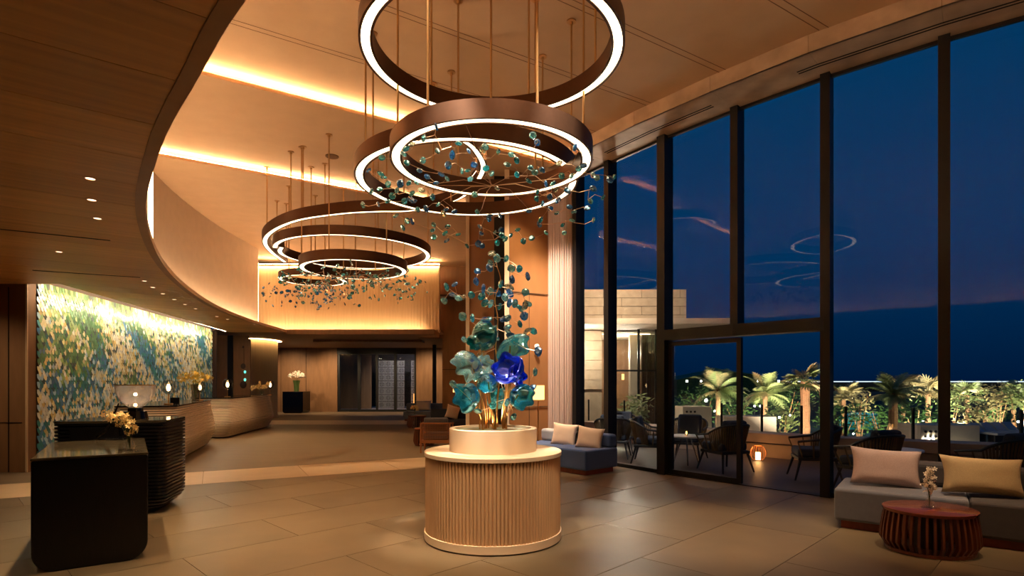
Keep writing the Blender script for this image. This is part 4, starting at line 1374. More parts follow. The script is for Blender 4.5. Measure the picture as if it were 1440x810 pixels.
MB().lathe([(.425, .842), (.425, 1.056), (.421, 1.06), (.375, 1.06), (.372, 1.03), (.0001, 1.03)], pc, 96).build('upper_drum', M['podium_pale'], pod, smooth=True)
MB().lathe([(.37, 1.031), (.30, 1.044), (.0001, 1.05)], pc, 48).build('pebble_bed', M['pebbles'], pod)

scu = thing('glass_sculpture', 'blown glass flower tree in blue and aqua rising from the round podium', 'sculpture', (pc.x, pc.y, 1.05))
ws = parent_world(scu)
def flower(c, R, squash, axis, mt, label, seed, opening=.62, ruff=.14, el=1.0):
    rg = random.Random(seed)
    nu_, nv_ = 48, 20
    R0 = Vector(axis).normalized().to_track_quat('Z', 'Y').to_matrix()
    vs, fs = [], []
    lobes = rg.choice((5, 6, 7)); ph = rg.uniform(0, 6)
    for j in range(nv_ + 1):
        s = j / nv_
        th = PI * opening * s
        for i in range(nu_):
            a = 2 * PI * i / nu_
            rf = 1 + ruff * (s ** 1.6) * math.sin(lobes * a + ph + s * 1.2) + .05 * math.sin(3 * a + 5 * s + ph) * s
            r = math.sin(th) * rf
            z = -math.cos(th) * squash + .10 * (s ** 3) * math.sin(lobes * a + ph + .9) 
            v = Vector((r * el * math.cos(a), r * math.sin(a), z)) * R
            vs.append(c + R0 @ v)
    for j in range(nv_):
        for i in range(nu_):
            fs.append((j * nu_ + i, j * nu_ + (i + 1) % nu_, (j + 1) * nu_ + (i + 1) % nu_, (j + 1) * nu_ + i))
    o = MB().add(vs, fs).build('glass_flower', mt, scu, smooth=True, angle=180)
    md = o.modifiers.new('wall', 'SOLIDIFY'); md.thickness = .008; md.offset = 0
    o['label'] = label
    return o
F = []
def fl(px, py, d, Rpx, sq, ax, mt, lb, seed, op=.62, ruff=.14, el=1.0):
    c = P(px, py, d); F.append((c, ax)); flower(c, Rpx * d / 800, sq, ax, mt, lb, seed, op, ruff, el)
fl(682, 472, 5.6, 18, 1.2, (.35, -.2, .8), g_teal, 'dark teal glass bud', 1, .8, .05)
fl(668, 481, 5.55, 11, 1.0, (-.5, -.4, -.3), g_teal, 'small teal glass bowl', 12, .7, .08)
fl(722, 492, 5.45, 25, .55, (.45, -.45, -.55), g_aqua, 'clear aqua glass shell', 2, .55, .12)
fl(714, 518, 5.3, 22, .75, (-.35, -.75, .45), g_blue, 'cobalt blue glass flower', 3, .62, .12)
fl(728, 527, 5.35, 15, .75, (.6, -.5, .1), g_blue, 'smaller cobalt blue glass flower', 4, .6, .16)
fl(657, 515, 5.45, 22, .8, (-.55, -.5, -.5), g_clear, 'clear ribbed glass flower', 5, .62, .14)
fl(681, 514, 5.5, 14, .9, (.3, -.6, .3), g_clear, 'small clear glass bowl', 6, .7, .1)
fl(685, 539, 5.35, 14, .95, (-.1, -.6, -.3), g_green, 'green round glass bowl', 7, .8, .05)
fl(656, 558, 5.35, 20, .85, (-.5, -.6, -.15), g_green, 'sea-green lobed glass flower', 8, .66, .16)
fl(734, 558, 5.35, 18, .85, (.5, -.6, -.25), g_green, 'dark green glass flower', 9, .62, .1, 1.05)
fl(700, 560, 5.75, 17, .8, (0, -.4, .6), g_aqua, 'aqua glass bowl behind the stems', 10, .7, .12)
# small glass discs on twigs
CR2 = [(52,357),(85,347),(80,388),(100,403),(118,400),(42,413),(153,390),(178,293),(172,335),(230,258),(235,220),(257,240),(295,242),(227,280),(315,282),(348,283),(382,315),(318,328),(273,345),(305,360),(202,365),(230,375),(260,383),(195,395),(373,378),(310,383),(290,400),(208,423),(232,425),(268,437),(308,423),(330,425),(345,437),(372,432),(385,427),(355,447),(210,493),(225,487),(285,487),(300,485),(117,477),(157,483),(175,535),(300,520),(300,535),(368,475),(350,508),(380,538),(405,537),(315,558),(125,572),(160,572),(252,565),(335,590),(195,630),(412,703),(400,767)]
tips3 = []
for (x, y) in CR2:
    d = 5.55 + random.uniform(-.16, .16)
    tips3.append(P(x / 2.893 + 610, y / 2.893 + 280, d))
for px, py in ((693, 570), (713, 566), (757, 494), (637, 540), (722, 586), (672, 578)):
    tips3.append(P(px, py, 5.4))
for p in tips3: put_gem(scu, p, random.uniform(1.0, 1.3), wp=ws)
trunk = [P(700, 601, 5.56), P(699, 570, 5.58), P(702, 530, 5.6), P(697, 490, 5.6), P(700, 450, 5.58), P(696, 420, 5.56), P(704, 395, 5.55), P(699, 375, 5.55)]
m = MB(); m.tube(catmull(trunk, 4), .010, 6, .004); m.build('main_stem', M['brass'], scu, smooth=True)
twigs(scu, catmull(trunk, 3)[6:], tips3, .0026, .025)
base_pts = [(676, 672), (684, 660), (690, 688), (697, 702), (705, 699), (712, 715), (722, 728), (716, 734), (700, 681)]
tgt = [(668, 545), (672, 560), (682, 550), (688, 520), (703, 535), (700, 505), (725, 535), (732, 565), (690, 500)]
for k in range(16):
    a = random.uniform(0, 6.28); r = random.uniform(.05, .2)
    b0 = Vector((pc.x + r * math.cos(a) * .3 + (F[k % len(F)][0].x - pc.x) * .55, pc.y + r * math.sin(a) * .7 - .02, 1.04))
    c, ax = F[k % len(F)]
    e_ = c + Vector(ax).normalized() * -.06
    md = b0.lerp(e_, .45); md.x = b0.x * .75 + e_.x * .25 + random.uniform(-.02, .02); md.y = b0.y * .7 + e_.y * .3
    m2_ = b0.lerp(e_, .2) ; m2_.x = b0.x + random.uniform(-.015, .015); m2_.y = b0.y
    MB().tube(catmull([b0, m2_, md, e_], 5), .0095, 7, .007).build('stem', M['brass'], scu, smooth=True)

# ================================================================== LEFT: BLACK TABLES AND RECEPTION DESKS
def rrect(hx, hy, r, n=6):
    pts = []
    for cx, cy, a0 in ((hx - r, hy - r, 0), (-hx + r, hy - r, PI / 2), (-hx + r, -hy + r, PI), (hx - r, -hy + r, 3 * PI / 2)):
        for k in range(n + 1):
            a = a0 + PI / 2 * k / n
            pts.append((cx + r * math.cos(a), cy + r * math.sin(a)))
    return pts
# Desk A: local x = across (0.77), local y = long (1.55)
A0 = Vector((-3.11, 4.86)); A1 = Vector((-3.75, 4.43)); A2 = Vector((-3.95, 6.11))
ang = math.atan2(A0.y - A1.y, A0.x - A1.x)
wA = (A0 - A1).length; lA = 1.5
perp = Vector((-math.sin(ang), math.cos(ang)))
cA_ = (A0 + A1) / 2 + perp * (lA / 2)
dA = thing('black_desk', 'black timber desk with rounded lower corners and dark marble top in front', 'desk', (cA_.x, cA_.y, 0), 'black host desks')
def face_round(hw, h, r, n=10):
    pts = [(hw, h), (-hw, h)]
    for k in range(n + 1):
        a = PI + PI / 2 * k / n
        pts.append((-hw + r + r * math.cos(a), r + r * math.sin(a)))
    for k in range(n + 1):
        a = 3 * PI / 2 + PI / 2 * k / n
        pts.append((hw - r + r * math.cos(a), r + r * math.sin(a)))
    return pts
fr = face_round(wA / 2, .885, .16)
R2 = Matrix.Rotation(ang, 3, 'Z')
def xf(v, R, c): return R @ Vector(v) + Vector((c.x, c.y, 0))
m = MB(); m.loft([[xf((x, y_, z), R2, cA_) for x, z in fr] for y_ in (-lA / 2, lA / 2)])
m.build('body', M['wood_black'], dA, bevel=.012)
MB().box((cA_.x, cA_.y, .896), (wA + .005, lA + .005, .022), rz=ang).build('marble_top', M['marble'], dA, bevel=.006)
# Desk B ribbed
B0 = Vector((-3.97, 6.50)); B1 = Vector((-5.06, 6.24))
angB = math.atan2(B0.y - B1.y, B0.x - B1.x); wB = (B0 - B1).length; perpB = Vector((-math.sin(angB), math.cos(angB)))
cB = (B0 + B1) / 2 + perpB * .40
dB = thing('black_desk', 'black ribbed desk behind the front desk, carrying the glass bowl lamp', 'desk', (cB.x, cB.y, 0), 'black host desks')
RB = Matrix.Rotation(angB, 3, 'Z')
rings = []
nr = 26; Hh = 1.045
for k in range(nr):
    z0 = k * Hh / nr; z1 = z0 + Hh / nr
    def ins(z): return .16 * max(0, 1 - z / .2) ** 2
    for z, e_ in ((z0 + .0005, .022), (z0 + (z1 - z0) * .35, .022), (z0 + (z1 - z0) * .4, 0), (z1 - .0005, 0)):
        i_ = ins(z)
        rings.append([xf((x, y_, z), RB, cB) for x, y_ in rrect(wB / 2 - e_ - i_, .40 - e_ - i_ * .6, .09)])
m = MB(); m.loft(rings); m.build('ribbed_body', M['wood_black'], dB)
MB().loft([[xf((x, y_, z), RB, cB) for x, y_ in rrect(wB / 2, .40, .09)] for z in (1.047, 1.07)]).build('marble_top', M['marble'], dB)
MB().box(tuple(xf((-.12, -.385, .80), RB, cB)), (.52, .04, .40), rz=angB).build('recess_panel', M['wood_black'], dB)

def reception(c_near, c_far, label, name='reception_desk', seed=0):
    """c_near,c_far: plan points of the room-side edge; desk body lies to its left"""
    a = Vector(c_near); b = Vector(c_far); d = (b - a); Ld = d.length; d.normalize()
    nl = Vector((-d.y, d.x))       # to the left (wall side)
    wd = 1.0
    c = (a + b) / 2 + nl * wd / 2
    ang = math.atan2(d.y, d.x) - PI / 2
    R = Matrix.Rotation(ang, 3, 'Z')
    t = thing(name, label, 'desk', (c.x, c.y, 0), 'reception desks')
    def prof(z):
        if z < .40: return .17 * (1 - z / .40) ** 1.4
        return .10 * ((z - .40) / .65)
    def body(z_lo, z_hi, shrink_near, nm, mt):
        n = round((z_hi - z_lo) / .043)
        hz = (z_hi - z_lo) / n
        def ring_at(z, e_, half=.08):
            i_ = prof(z) + e_
            hy = Ld / 2 - i_ - shrink_near / 2
            return [xf((x, y_ + shrink_near / 2, z), R, c) for x, y_ in rrect(wd / 2 - i_ + .08, hy + .08, .12)]
        MB().loft([ring_at(z_lo + (z_hi - z_lo) * q / 6, .05) for q in range(7)]).build(nm, M['wood_dark'], t)
        for k in range(n):
            z0 = z_lo + k * hz + hz * .30; z1 = z_lo + (k + 1) * hz - .0005
            MB().loft([ring_at(z0, .006), ring_at(z0 + .004, 0), ring_at(z1 - .004, 0), ring_at(z1, .006)]).build('plank', mt, t)
    body(.02, .41, 0, 'lower_body', M['desk_ply'])
    body(.415, .80, 0, 'middle_body', M['desk_ply'])
    body(.802, 1.055, .30, 'upper_body', M['desk_ply'])
    MB().loft([[xf((x, y_ + .15, z), R, c) for x, y_ in rrect(wd / 2 - .01, Ld / 2 - .15, .06)] for z in (1.056, 1.082)]).build('counter_top', M['desk_top'], t)
    return t
reception((-6.02, 10.1), (-7.32, 13.9), 'pale layered reception desk nearest the black desks')
reception((-7.62, 15.3), (-8.15, 19.3), 'farther pale layered reception desk beyond the first one')

# things on the desks
def globe_lamp(px, py, d, zc, label, s=1.0):
    x = (px - 720) / 800 * d
    t = thing('table_lamp', label, 'lamp', (x, d, zc), 'globe lamps on the reception desks')
    MB().lathe([(.075 * s, 0), (.075 * s, .018), (.012, .02)], (x, d, zc), 20).build('base', M['brass'], t)
    MB().tube([(x, d, zc + .018), (x, d, zc + .2 * s)], .009, 8).build('stem', M['brass'], t)
    MB().lathe([(.03, .19 * s), (.1 * s, .25 * s), (.125 * s, .33 * s), (.11 * s, .42 * s), (.06 * s, .47 * s)], (x, d, zc), 24).build('glass_globe', GLASS_SMOKE, t, smooth=True)
    MB().sphere((x, d, zc + .32 * s), .034 * s, 10, 8, (1, 1, 1.9)).build('bulb', BULB, t)
def dxz(px, d): return ((px - 720) / 800 * d, d)
globe_lamp(237, 560, 10.9, 1.083, 'globe lamp at the near end of the first reception desk', 1.0)
globe_lamp(281, 556, 13.3, 1.083, 'globe lamp beside the dried bouquet on the first desk', .95)
globe_lamp(320, 556, 16.6, 1.083, 'globe lamp at the near end of the farther desk', 1.1)
globe_lamp(380, 555, 18.9, 1.083, 'globe lamp at the far end of the farther desk', 1.05)
tag(MB().box((*dxz(246, 11.3), 1.083 + .06), (.17, .03, .12)).box((*dxz(246, 11.3), 1.086), (.15, .08, .006)).build('desk_sign', M['black_gloss'], origin=(*dxz(246, 11.3), 1.083)), 'small blank black stand behind the first globe lamp', 'desk stand')

def blossoms(m, c, R, n, s, squash=1.0, bias=None):
    for k in range(n):
        v = Vector((random.gauss(0, 1), random.gauss(0, 1), random.gauss(0, 1))).normalized() * R * random.random() ** .5
        v.z *= squash
        p = c + v
        ax = Vector((random.gauss(0, 1), random.gauss(0, 1) - .6, random.gauss(0, 1) + .3)).normalized()
        x = ax.orthogonal().normalized(); y = ax.cross(x)
        for q in range(5):
            a = q * 2 * PI / 5; dr = x * math.cos(a) + y * math.sin(a); sd = x * -math.sin(a) + y * math.cos(a)
            m.add([p, p + dr * s * .6 + sd * s * .3 + ax * s * .15, p + dr * s + ax * s * .05, p + dr * s * .6 - sd * s * .3 + ax * s * .15], [(0, 1, 2, 3)])
def bouquet(name, label, x, y, z, vase, vr, vh, heads, R, petal_m, bl_s, n, group=None, vase_m=None, cat='flowers', squash=1.0):
    t = thing(name, label, cat, (x, y, z), group)
    prof = {'bud': [(vr * .7, 0), (vr, vh * .25), (vr * .9, vh * .45), (vr * .35, vh * .75), (vr * .5, vh)],
            'tall': [(vr * .75, 0), (vr * .8, vh * .6), (vr * 1.1, vh)],
            'bowl': [(vr * .5, 0), (vr * .25, vh * .2), (vr, vh * .6), (vr * 1.05, vh)]}[vase]
    prof = prof + [(r * .9, max(.008, zz)) for r, zz in reversed(prof)]
    MB().lathe(prof, (x, y, z), 24).build('vase', vase_m or GLASS_THIN, t, smooth=True)
    ms = MB(); mb_ = MB()
    for h in heads:
        h = Vector(h)
        ms.tube(catmull([(x, y, z + .02), (x + (h.x - x) * .3, y + (h.y - y) * .3, z + vh + (h.z - z - vh) * .35), h], 4), .003, 4)
        blossoms(mb_, h, R, n, bl_s, squash)
    ms.build('stems', M['stem_green'], t)
    mb_.build('blossoms', petal_m, t, kind='stuff')
    return t
vx = HZ(183, 633, .907)
bouquet('orchid_vase', 'cream orchids in a small glass vase on the front black desk', vx.x, vx.y, .907, 'bud', .038, .135,
        [(vx.x + dx, vx.y + dy, .907 + dz) for dx, dy, dz in ((-.22, 0, .30), (-.17, .03, .29), (-.12, -.02, .32), (-.06, .02, .30), (-.02, -.03, .25), (.02, 0, .22), (-.1, .04, .24), (0.0, .02, .18))], .055, M['petal'], .028, 9)
bx_, by_ = dxz(275, 12.5)
bouquet('dried_bouquet', 'dried yellow bouquet in a dark glass vase on the first reception desk', bx_, by_, 1.083, 'tall', .1, .38,
        [(bx_ + .3 * math.cos(a) * r, by_ + .3 * math.sin(a) * r, 1.083 + .62 - .12 * r) for a, r in ((0, 0), (0, .9), (1, .7), (2, .9), (3, .8), (4, .9), (5.2, .7), (3.3, .4), (.4, .45))], .1, M['dried'], .04, 16, vase_m=GLASS_SMOKE)
ox, oy = dxz(368, 18.0)
bouquet('orchid_bowl', 'spreading cream orchids in a footed glass bowl on the farther desk', ox, oy, 1.083, 'bowl', .07, .16,
        [(ox + dx, oy + dy, 1.083 + dz) for dx, dy, dz in ((-.26, 0, .24), (-.16, .05, .28), (-.08, 0, .38), (0, .02, .28), (.12, 0, .28), (.2, 0, .36))], .08, M['petal'], .045, 12)
# bowl lamp on desk B
gx, gy = (190.5 - 720) / 800 * 6.75, 6.75
bo = thing('glass_bowl_lamp', 'wide clear glass bowl lamp on a black tapered foot on the ribbed desk', 'lamp', (gx, gy, 1.071))
MB().lathe([(.135, 0), (.115, .09), (.08, .095), (.075, .13)], (gx, gy, 1.071), 32).build('foot', M['black_gloss'], bo, smooth=True)
pf = [(.03, .135), (.09, .15), (.16, .22), (.20, .31), (.21, .40)]
MB().lathe(pf + [(r - .006, z + .004) for r, z in reversed(pf)], (gx, gy, 1.071), 40).build('bowl', art_glass('bowl_glass', (.96, .92, .88), (.85, .75, .62), .32), bo, smooth=True)
point('bowl_light', (gx, gy, 1.36), 3, WARM2, .02)
MB().lathe([(.205, .395), (.214, .395), (.214, .405), (.205, .405)], (gx, gy, 1.071), 40, closed=True).build('rim', M['brass'], bo, smooth=True)
MB().sphere((gx, gy, 1.071 + .165), .02, 8, 6).build('bulb', BULB, bo)
MB().lathe([(.02, .2), (.045, .235), (.035, .29), (.012, .30)], (gx, gy, 1.071), 16).build('inner_glass', GLASS_THIN, bo, smooth=True)
# black curved sculpture between desks
sx_, sy_ = (158 - 720) / 800 * 6.30, 6.30
q0 = HZ(150, 625, .908)
sc2 = MB()
sc2.tube(catmull([P(136, 614, 5.95), P(150, 603, 5.95), P(158, 590, 5.96), P(163, 577, 5.97), P(167, 567, 5.98)], 4), .022, 8, .005)
sc2.tube(catmull([P(172, 612, 5.95), P(170, 600, 5.95), P(163, 588, 5.96), P(158, 580, 5.96)], 4), .03, 8, .02)
sc2.box((P(155, 615, 5.9).x, 5.93, .911), (.26, .12, .008))
tag(sc2.build('tablet_stand', M['black_gloss'], origin=(P(155, 615, 5.9).x, 5.93, .908), smooth=True), 'black pointed stand behind the orchids on the front desk', 'stand')

# far plinth with bouquet
pp = Vector(((417 - 720) / 800 * 28.2, 28.2))
pl = thing('black_plinth', 'black plinth against the far wall left of the entrance', 'plinth', (pp.x, pp.y, 0))
fr = face_round(.50, 1.06, .14)
MB().loft([[(pp.x + x, pp.y + y_, z) for x, z in fr] for y_ in (-.5, .5)]).build('body', M['black_gloss'], pl, bevel=.01)
bouquet('far_bouquet', 'pale flowers in a tall dark vase on the far black plinth', pp.x, pp.y, 1.062, 'tall', .16, .55,
        [(pp.x + .34 * math.cos(a) * r, pp.y + .3 * math.sin(a) * r, 1.06 + .92 - .15 * r) for a, r in ((0, 0), (0, .9), (.8, .8), (1.8, .9), (3, .9), (4, .7), (5.2, .8))], .14, M['petal_white'], .08, 12, vase_m=M['stem_green'])
# art panel past mosaic
ap0 = thing('art_panel', 'tall brown artwork panel with two turquoise discs behind the far desk', 'artwork', ((340.5 - 720) / 800 * 20.4, 20.4, 0))
ax_ = (340.5 - 720) / 800 * 20.4
MB().box((ax_, 20.42, 1.62), (.58, .05, 2.9)).build('board', M['wall_brown'], ap0)
for py in (523, 534):
    c = P(344.5, py, 20.37)
    MB().sphere(c, .045, 12, 8, (1, .4, 1.2)).build('disc', TURQ, ap0)
for py, r in ((488, .04), (515, .09), (541, .12)):
    c = P(342, py, 20.38)
    MB().sphere(c, r, 12, 8, (1, .12, 1.1)).build('relief', M['wood_dark'], ap0)
MB().tube([P(343, 490, 20.39), P(343, 545, 20.39)], .008, 5).build('wire', M['wood_dark'], ap0)

# ================================================================== SOFAS, TABLES, PILLOWS
def pillow(name, c, w_, h_, th, rz, tilt, mt, label, group=None, roll=0):
    n = 18
    m = MB(); vs = []; 
    for side_ in (1, -1):
        for j in range(n + 1):
            for i in range(n + 1):
                u = i / n * 2 - 1; v = j / n * 2 - 1
                pin = 1 - .10 * (1 - abs(u) ** 2) * abs(v) ** 3 
                pin2 = 1 - .10 * (1 - abs(v) ** 2) * abs(u) ** 3
                b = (max(0, (1 - u ** 4) * (1 - v ** 4))) ** .55
                wr_ = 1 + .05 * noise.noise(Vector((u * 2.5, v * 2.5, side_ + c[0])))
                vs.append(Vector((u * w_ / 2 * pin2, side_ * b * th / 2 * wr_, v * h_ / 2 * pin)))
    N = (n + 1) ** 2
    fs = []
    for s_ in (0, 1):
        for j in range(n):
            for i in range(n):
                a = s_ * N + j * (n + 1) + i
                f = (a, a + 1, a + n + 2, a + n + 1)
                fs.append(f if s_ == 0 else f[::-1])
    R = Matrix.Rotation(rz, 3, 'Z') @ Matrix.Rotation(tilt, 3, 'X') @ Matrix.Rotation(roll, 3, 'Y')
    m.add([R @ v + Vector(c) for v in vs], fs)
    o = m.build(name, mt, origin=c, smooth=True, angle=180)
    b = bmesh.new(); b.from_mesh(o.data); bmesh.ops.remove_doubles(b, verts=b.verts, dist=.0005); bmesh.ops.recalc_face_normals(b, faces=b.faces); b.to_mesh(o.data); b.free()
    return tag(o, label, 'pillow', group)

def sofa(front_l, front_r, depth, label, seat_mats, cush_w, seat_h=.41, back_h=.66, group='lobby sofas', bolster=False, back_start=0.08):
    """front_l->front_r along the front edge as seen from the lobby; the back lies to the left of that direction"""
    a = Vector(front_l); b = Vector(front_r); d = (b - a); Ld = d.length; d.normalize(); n = Vector((-d.y, d.x))
    ang = math.atan2(d.y, d.x)
    t = thing('sofa', label, 'sofa', ((a.x + b.x) / 2, (a.y + b.y) / 2, 0), group)
    def at(u, v, z): q = a + d * u + n * v; return Vector((q.x, q.y, z))
    MB().box(at(Ld / 2, depth / 2, .04), (Ld - .12, depth - .12, .08), rz=ang).build('plinth', M['plinth_wood'], t)
    u = 0
    for k, (ln_, mt_) in enumerate(seat_mats):
        MB().box(at(u + ln_ / 2, depth / 2, (.08 + seat_h) / 2), (ln_ - .006, depth, seat_h - .08), rz=ang).build('seat', mt_, t, bevel=.03)
        u += ln_
    k = 0; u = back_start
    for ln_, mt_ in cush_w:
        bt = .2
        MB().box(at(u + ln_ / 2, depth - bt / 2, (seat_h + back_h) / 2 + .002), (ln_ - .012, bt, back_h - seat_h), rz=ang).build('back_cushion', mt_, t, bevel=.05)
        u += ln_
    return t, at, d, n, ang
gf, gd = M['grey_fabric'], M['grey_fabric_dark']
t, at, d, n, ang = sofa((3.33, 5.89), (5.95, 3.95), .86, 'long grey sofa with two rectangular pillows beside the slatted table', [(1.1, gf), (1.1, gd), (1.06, gd)], [(.86, gd), (.86, gd), (.86, gd)], back_start=.12)  # right seats take the darker fabric to paint in the shadow there
q = at(.66, .55, .635)
def back_pillow(px0, px1, py0, py1, d_, mt, lb, rz, tilt, roll=0, group=None, th=.19):
    d_ -= .05
    c = P((px0 + px1) / 2, (py0 + py1) / 2, d_) + Vector((0, 0, .012))
    return pillow('pillow', c, (px1 - px0) * d_ / 800 * 1.03 / max(.8, math.cos(rz)), (py1 - py0) * d_ / 800 * 1.0, th, rz, tilt, mt, lb, group, roll)
back_pillow(1206, 1284, 632, 685, 6.05, M['pillow_rose'], 'rose-beige rectangular pillow at the left of the long grey sofa', ang * .6, -.25, .05, 'sofa pillows')
back_pillow(1334, 1427, 644, 698, 5.50, M['pillow_sand'], 'sand-yellow rectangular pillow at the right of the long grey sofa', ang * .45, -.25, .04, 'sofa pillows')
# blue grey sofa by the curtain: front edge from far-left to near corner
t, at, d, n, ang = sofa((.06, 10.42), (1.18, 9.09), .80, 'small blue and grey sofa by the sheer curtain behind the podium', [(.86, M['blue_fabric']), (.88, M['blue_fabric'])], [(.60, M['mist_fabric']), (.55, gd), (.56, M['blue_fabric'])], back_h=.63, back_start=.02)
back_pillow(777, 810, 596, 629, 10.15, M['pillow_cream'], 'cream square pillow nearer the curtain on the blue sofa', ang * .5, -.25, .08, 'cream pillows on the blue sofa', .14)
back_pillow(812, 847, 601, 633, 9.65, M['pillow_cream'], 'cream square pillow nearer the window on the blue sofa', ang * .4, -.25, .12, 'cream pillows on the blue sofa', .14)

def slat_table(cx, cy, rx, ry, h, n, label, bulge=1.08):
    t = thing('slatted_table', label, 'coffee table', (cx, cy, 0), 'slatted drum tables')
    MB().lathe([(1, h - .03), (1.015, h - .02), (1.015, h - .004), (1, h), (.0001, h)], (cx, cy, 0), 56, sx=rx, sy=ry).build('table_top', M['table_wood'], t, smooth=True)
    for k in range(n):
        a = 2 * PI * k / n
        m = MB(); rings = []
        for i in range(9):
            s = i / 8
            z = .01 + (h - .035) * s
            f = .98 + (bulge - 1.0) * math.sin(PI * (1 - s) * .62) * 1.15 - .16 * max(0, .25 - s) / .25
            c = Vector((cx + rx * f * math.cos(a), cy + ry * f * math.sin(a), z))
            rad = Vector((math.cos(a), math.sin(a), 0)); tg = Vector((-rad.y, rad.x, 0))
            hw, hd = .0095, .02
            rings.append([c + tg * hw, c - tg * hw, c - tg * hw - rad * hd * 2, c + tg * hw - rad * hd * 2])
        m.loft(rings); m.build('slat', M['slat_wood'], t)
    MB().lathe([(.96, .004), (.96, .03)], (cx, cy, 0), 40, sx=rx, sy=ry).build('base_plate', M['slat_wood'], t)
    MB().lathe([(.35, .03), (.35, h - .03)], (cx, cy, 0), 24, sx=rx, sy=ry).build('core', M['wood_dark'], t)
    return t
slat_table(3.74, 5.10, .362, .33, .38, 40, 'oval red-brown slatted table in front of the long grey sofa')
fx, fy = (1307 - 720) / 800 * 5.08, 5.08
bouquet('orchid_stem_vase', 'single white orchid stem in a tiny glass vase on the slatted table', fx, fy, .381, 'bud', .04, .12,
        [(fx + dx, fy, .381 + dz) for dx, dz in ((0, .15), (-.03, .2), (.025, .2), (-.01, .25), (.03, .26), (-.02, .3), (.01, .34))], .035, M['petal_white'], .024, 8, squash=.8)

# floor lamps
def floor_lamp(px, py_c, d, wpx, hpx, label, dirn=None):
    x = (px - 720) / 800 * d; zc = 1.5 - (py_c - 538) * d / 800; w_ = wpx * d / 800; h_ = hpx * d / 800
    t = thing('floor_lamp', label, 'lamp', (x, d, 0), 'floor lamps with amber shades')
    MB().lathe([(.14, 0), (.14, .015), (.01, .02)], (x, d, 0), 24).build('base', M['brass'], t)
    MB().tube([(x, d, .015), (x, d, zc + h_ / 2)], .010, 8).build('pole', M['brass'], t)
    MB().lathe([(w_ / 2, -h_ / 2), (w_ / 2, h_ / 2), (w_ / 2 - .004, h_ / 2), (w_ / 2 - .004, -h_ / 2)], (x, d, zc), 28, closed=True).build('lamp_shade', SHADE, t, smooth=True)
    point('floor_lamp_light', (x, d, zc), 26, (1, .5, .18), .05)
floor_lamp(757, 552, 10.6, 17, 20, 'brass floor lamp with amber drum shade beside the blue sofa')
floor_lamp(641.5, 546, 20.2, 9, 11, 'distant floor lamp glowing at the far lounge wall')
# wall disc
c = P(755, 487, 11.25)
tag(MB().sphere(c, .05, 14, 8, (1, .5, 1)).build('wall_disc', M['petal_white'], origin=c), 'small pale round fitting on the timber wall above the floor lamp', 'wall fitting')

# sheer curtain
m = MB(); nn = 150; vs = []
for z in (0.03, 5.5):
    for k in range(nn + 1):
        s = k / nn
        x = .72 + (1.22 - .72) * s; y = 11.38 - .20 * s
        f = .045 * math.sin(s * PI * 2 * 11) + .015 * math.sin(s * 40)
        vs.append((x + f * .5, y + f, z))
m.add(vs, [(k, k + 1, nn + 2 + k, nn + 1 + k) for k in range(nn)])
cu = m.build('sheer_curtain', M['sheer'], origin=(.97, 11.2, 0), smooth=True, angle=180)
sm = M['sheer']; ntm = sm.node_tree; bsd = ntm.nodes['Principled BSDF']
tr_ = ntm.nodes.new('ShaderNodeBsdfTransparent'); tl_ = ntm.nodes.new('ShaderNodeBsdfTranslucent'); tl_.inputs[0].default_value = (.8, .6, .48, 1)
mx1 = ntm.nodes.new('ShaderNodeMixShader'); mx1.inputs[0].default_value = .35; mx2 = ntm.nodes.new('ShaderNodeMixShader'); mx2.inputs[0].default_value = .2
outn = ntm.nodes['Material Output']
ntm.links.new(bsd.outputs[0], mx1.inputs[1]); ntm.links.new(tl_.outputs[0], mx1.inputs[2])
ntm.links.new(mx1.outputs[0], mx2.inputs[1]); ntm.links.new(tr_.outputs[0], mx2.inputs[2]); ntm.links.new(mx2.outputs[0], outn.inputs[0])
tag(cu, 'tall pleated sheer curtain beside the timber wall', 'curtain')

# far lounge: rattan chair, tables, sofas
rx_, ry_ = (614 - 720) / 800 * 12.3, 12.1
rc = thing('rattan_armchair', 'rattan-backed armchair seen from behind left of the podium', 'chair', (rx_, ry_, 0))
W = .62
MB().box((rx_, ry_ + .28, .24), (W, .6, .06)).build('seat_frame', M['rattan'], rc)
MB().box((rx_, ry_ + .28, .34), (W - .08, .56, .14)).build('seat_cushion', gd, rc, bevel=.04)
MB().box((rx_, ry_ + .10, .60), (W - .1, .14, .30)).build('back_cushion', gd, rc, bevel=.05)
for sx in (-1, 1):
    for yy in (.0, .56): MB().tube([(rx_ + sx * W / 2, ry_ + yy, 0), (rx_ + sx * W / 2, ry_ + yy, .62)], .018, 6).build('leg', M['rattan'], rc)
    MB().beam((rx_ + sx * W / 2, ry_ - .01, .63), (rx_ + sx * W / 2, ry_ + .6, .60), .05, .03).build('armrest', M['rattan'], rc)
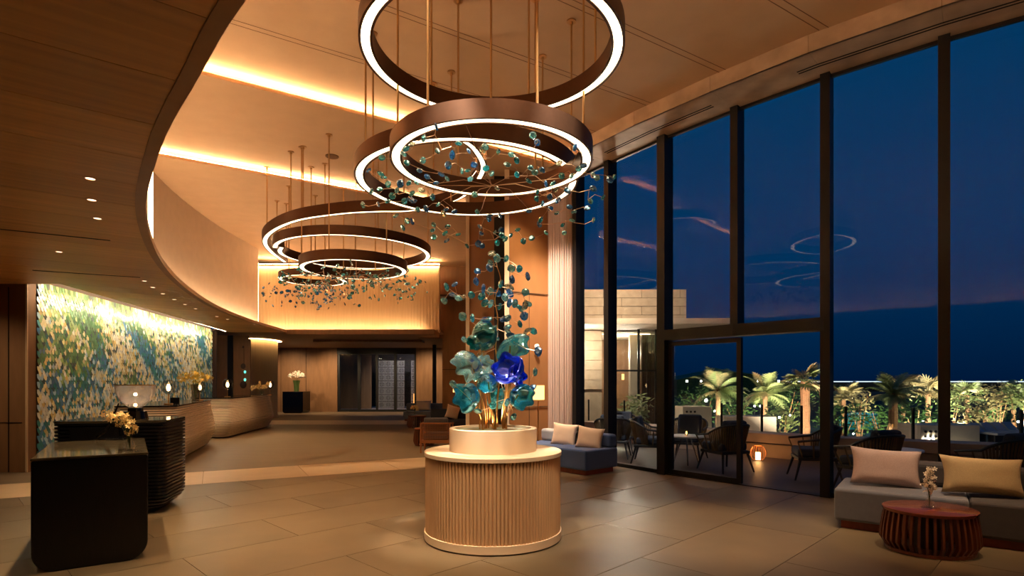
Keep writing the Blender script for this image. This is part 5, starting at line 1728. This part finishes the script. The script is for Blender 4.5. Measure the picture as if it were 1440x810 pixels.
MB().beam((rx_ - W / 2, ry_, .63), (rx_ + W / 2, ry_, .63), .03, .035).build('top_rail', M['rattan'], rc)
m = MB()
for k in range(23):
    x = rx_ - W / 2 + .02 + k * (W - .04) / 22
    m.beam((x, ry_, .24), (x, ry_, .62), .006, .004, up=(0, 1, 0))
for k in range(15):
    z = .25 + k * .026
    m.beam((rx_ - W / 2, ry_ + .003, z), (rx_ + W / 2, ry_ + .003, z), .004, .006)
m.build('woven_back', M['rattan'], rc)
slat_table((586.5 - 720) / 800 * 18.8, 18.8, .30, .30, .42, 26, 'distant dark slatted table before the far beige pillow', 1.12)
slat_table((597 - 720) / 800 * 13.6, 13.6, .24, .24, .42, 24, 'slatted side table half hidden by the rattan armchair', 1.12)
def small_sofa(x0, x1, y, label, mt):
    t = thing('lounge_sofa', label, 'sofa', ((x0 + x1) / 2, y, 0), 'far lounge sofas')
    MB().box(((x0 + x1) / 2, y + .4, .22), (x1 - x0, .8, .3)).build('seat', mt, t, bevel=.03)
    MB().box(((x0 + x1) / 2, y + .72, .52), (x1 - x0, .18, .30)).build('backrest', mt, t, bevel=.04)
    MB().box(((x0 + x1) / 2, y + .4, .035), (x1 - x0 - .1, .7, .07)).build('plinth', M['plinth_wood'], t)
small_sofa(-4.25, -2.75, 22.2, 'grey far sofa with a beige pillow near the entrance', gf)
pillow('pillow', (P(596, 573, 22.6).x, 22.5, .59), .62, .40, .16, 0, -.2, M['pillow_cream'], 'beige pillow on the grey far sofa')
small_sofa(-2.55, -1.2, 17.2, 'dark far sofa below the distant floor lamp', M['seat_dark'])
pillow('pillow', (P(637, 575, 17.6).x, 17.5, .59), .42, .42, .16, .3, -.2, M['pillow_cream'], 'round-looking cream pillow on the dark far sofa', roll=.3)
bouquet('table_flowers', 'small pale flowers on the distant slatted table', (583 - 720) / 800 * 18.7, 18.7, .421, 'bud', .05, .16, [((583 - 720) / 800 * 18.7 + dx, 18.7, .421 + dz) for dx, dz in ((-.06, .25), (.03, .3), (.08, .22))], .06, M['petal'], .04, 10)
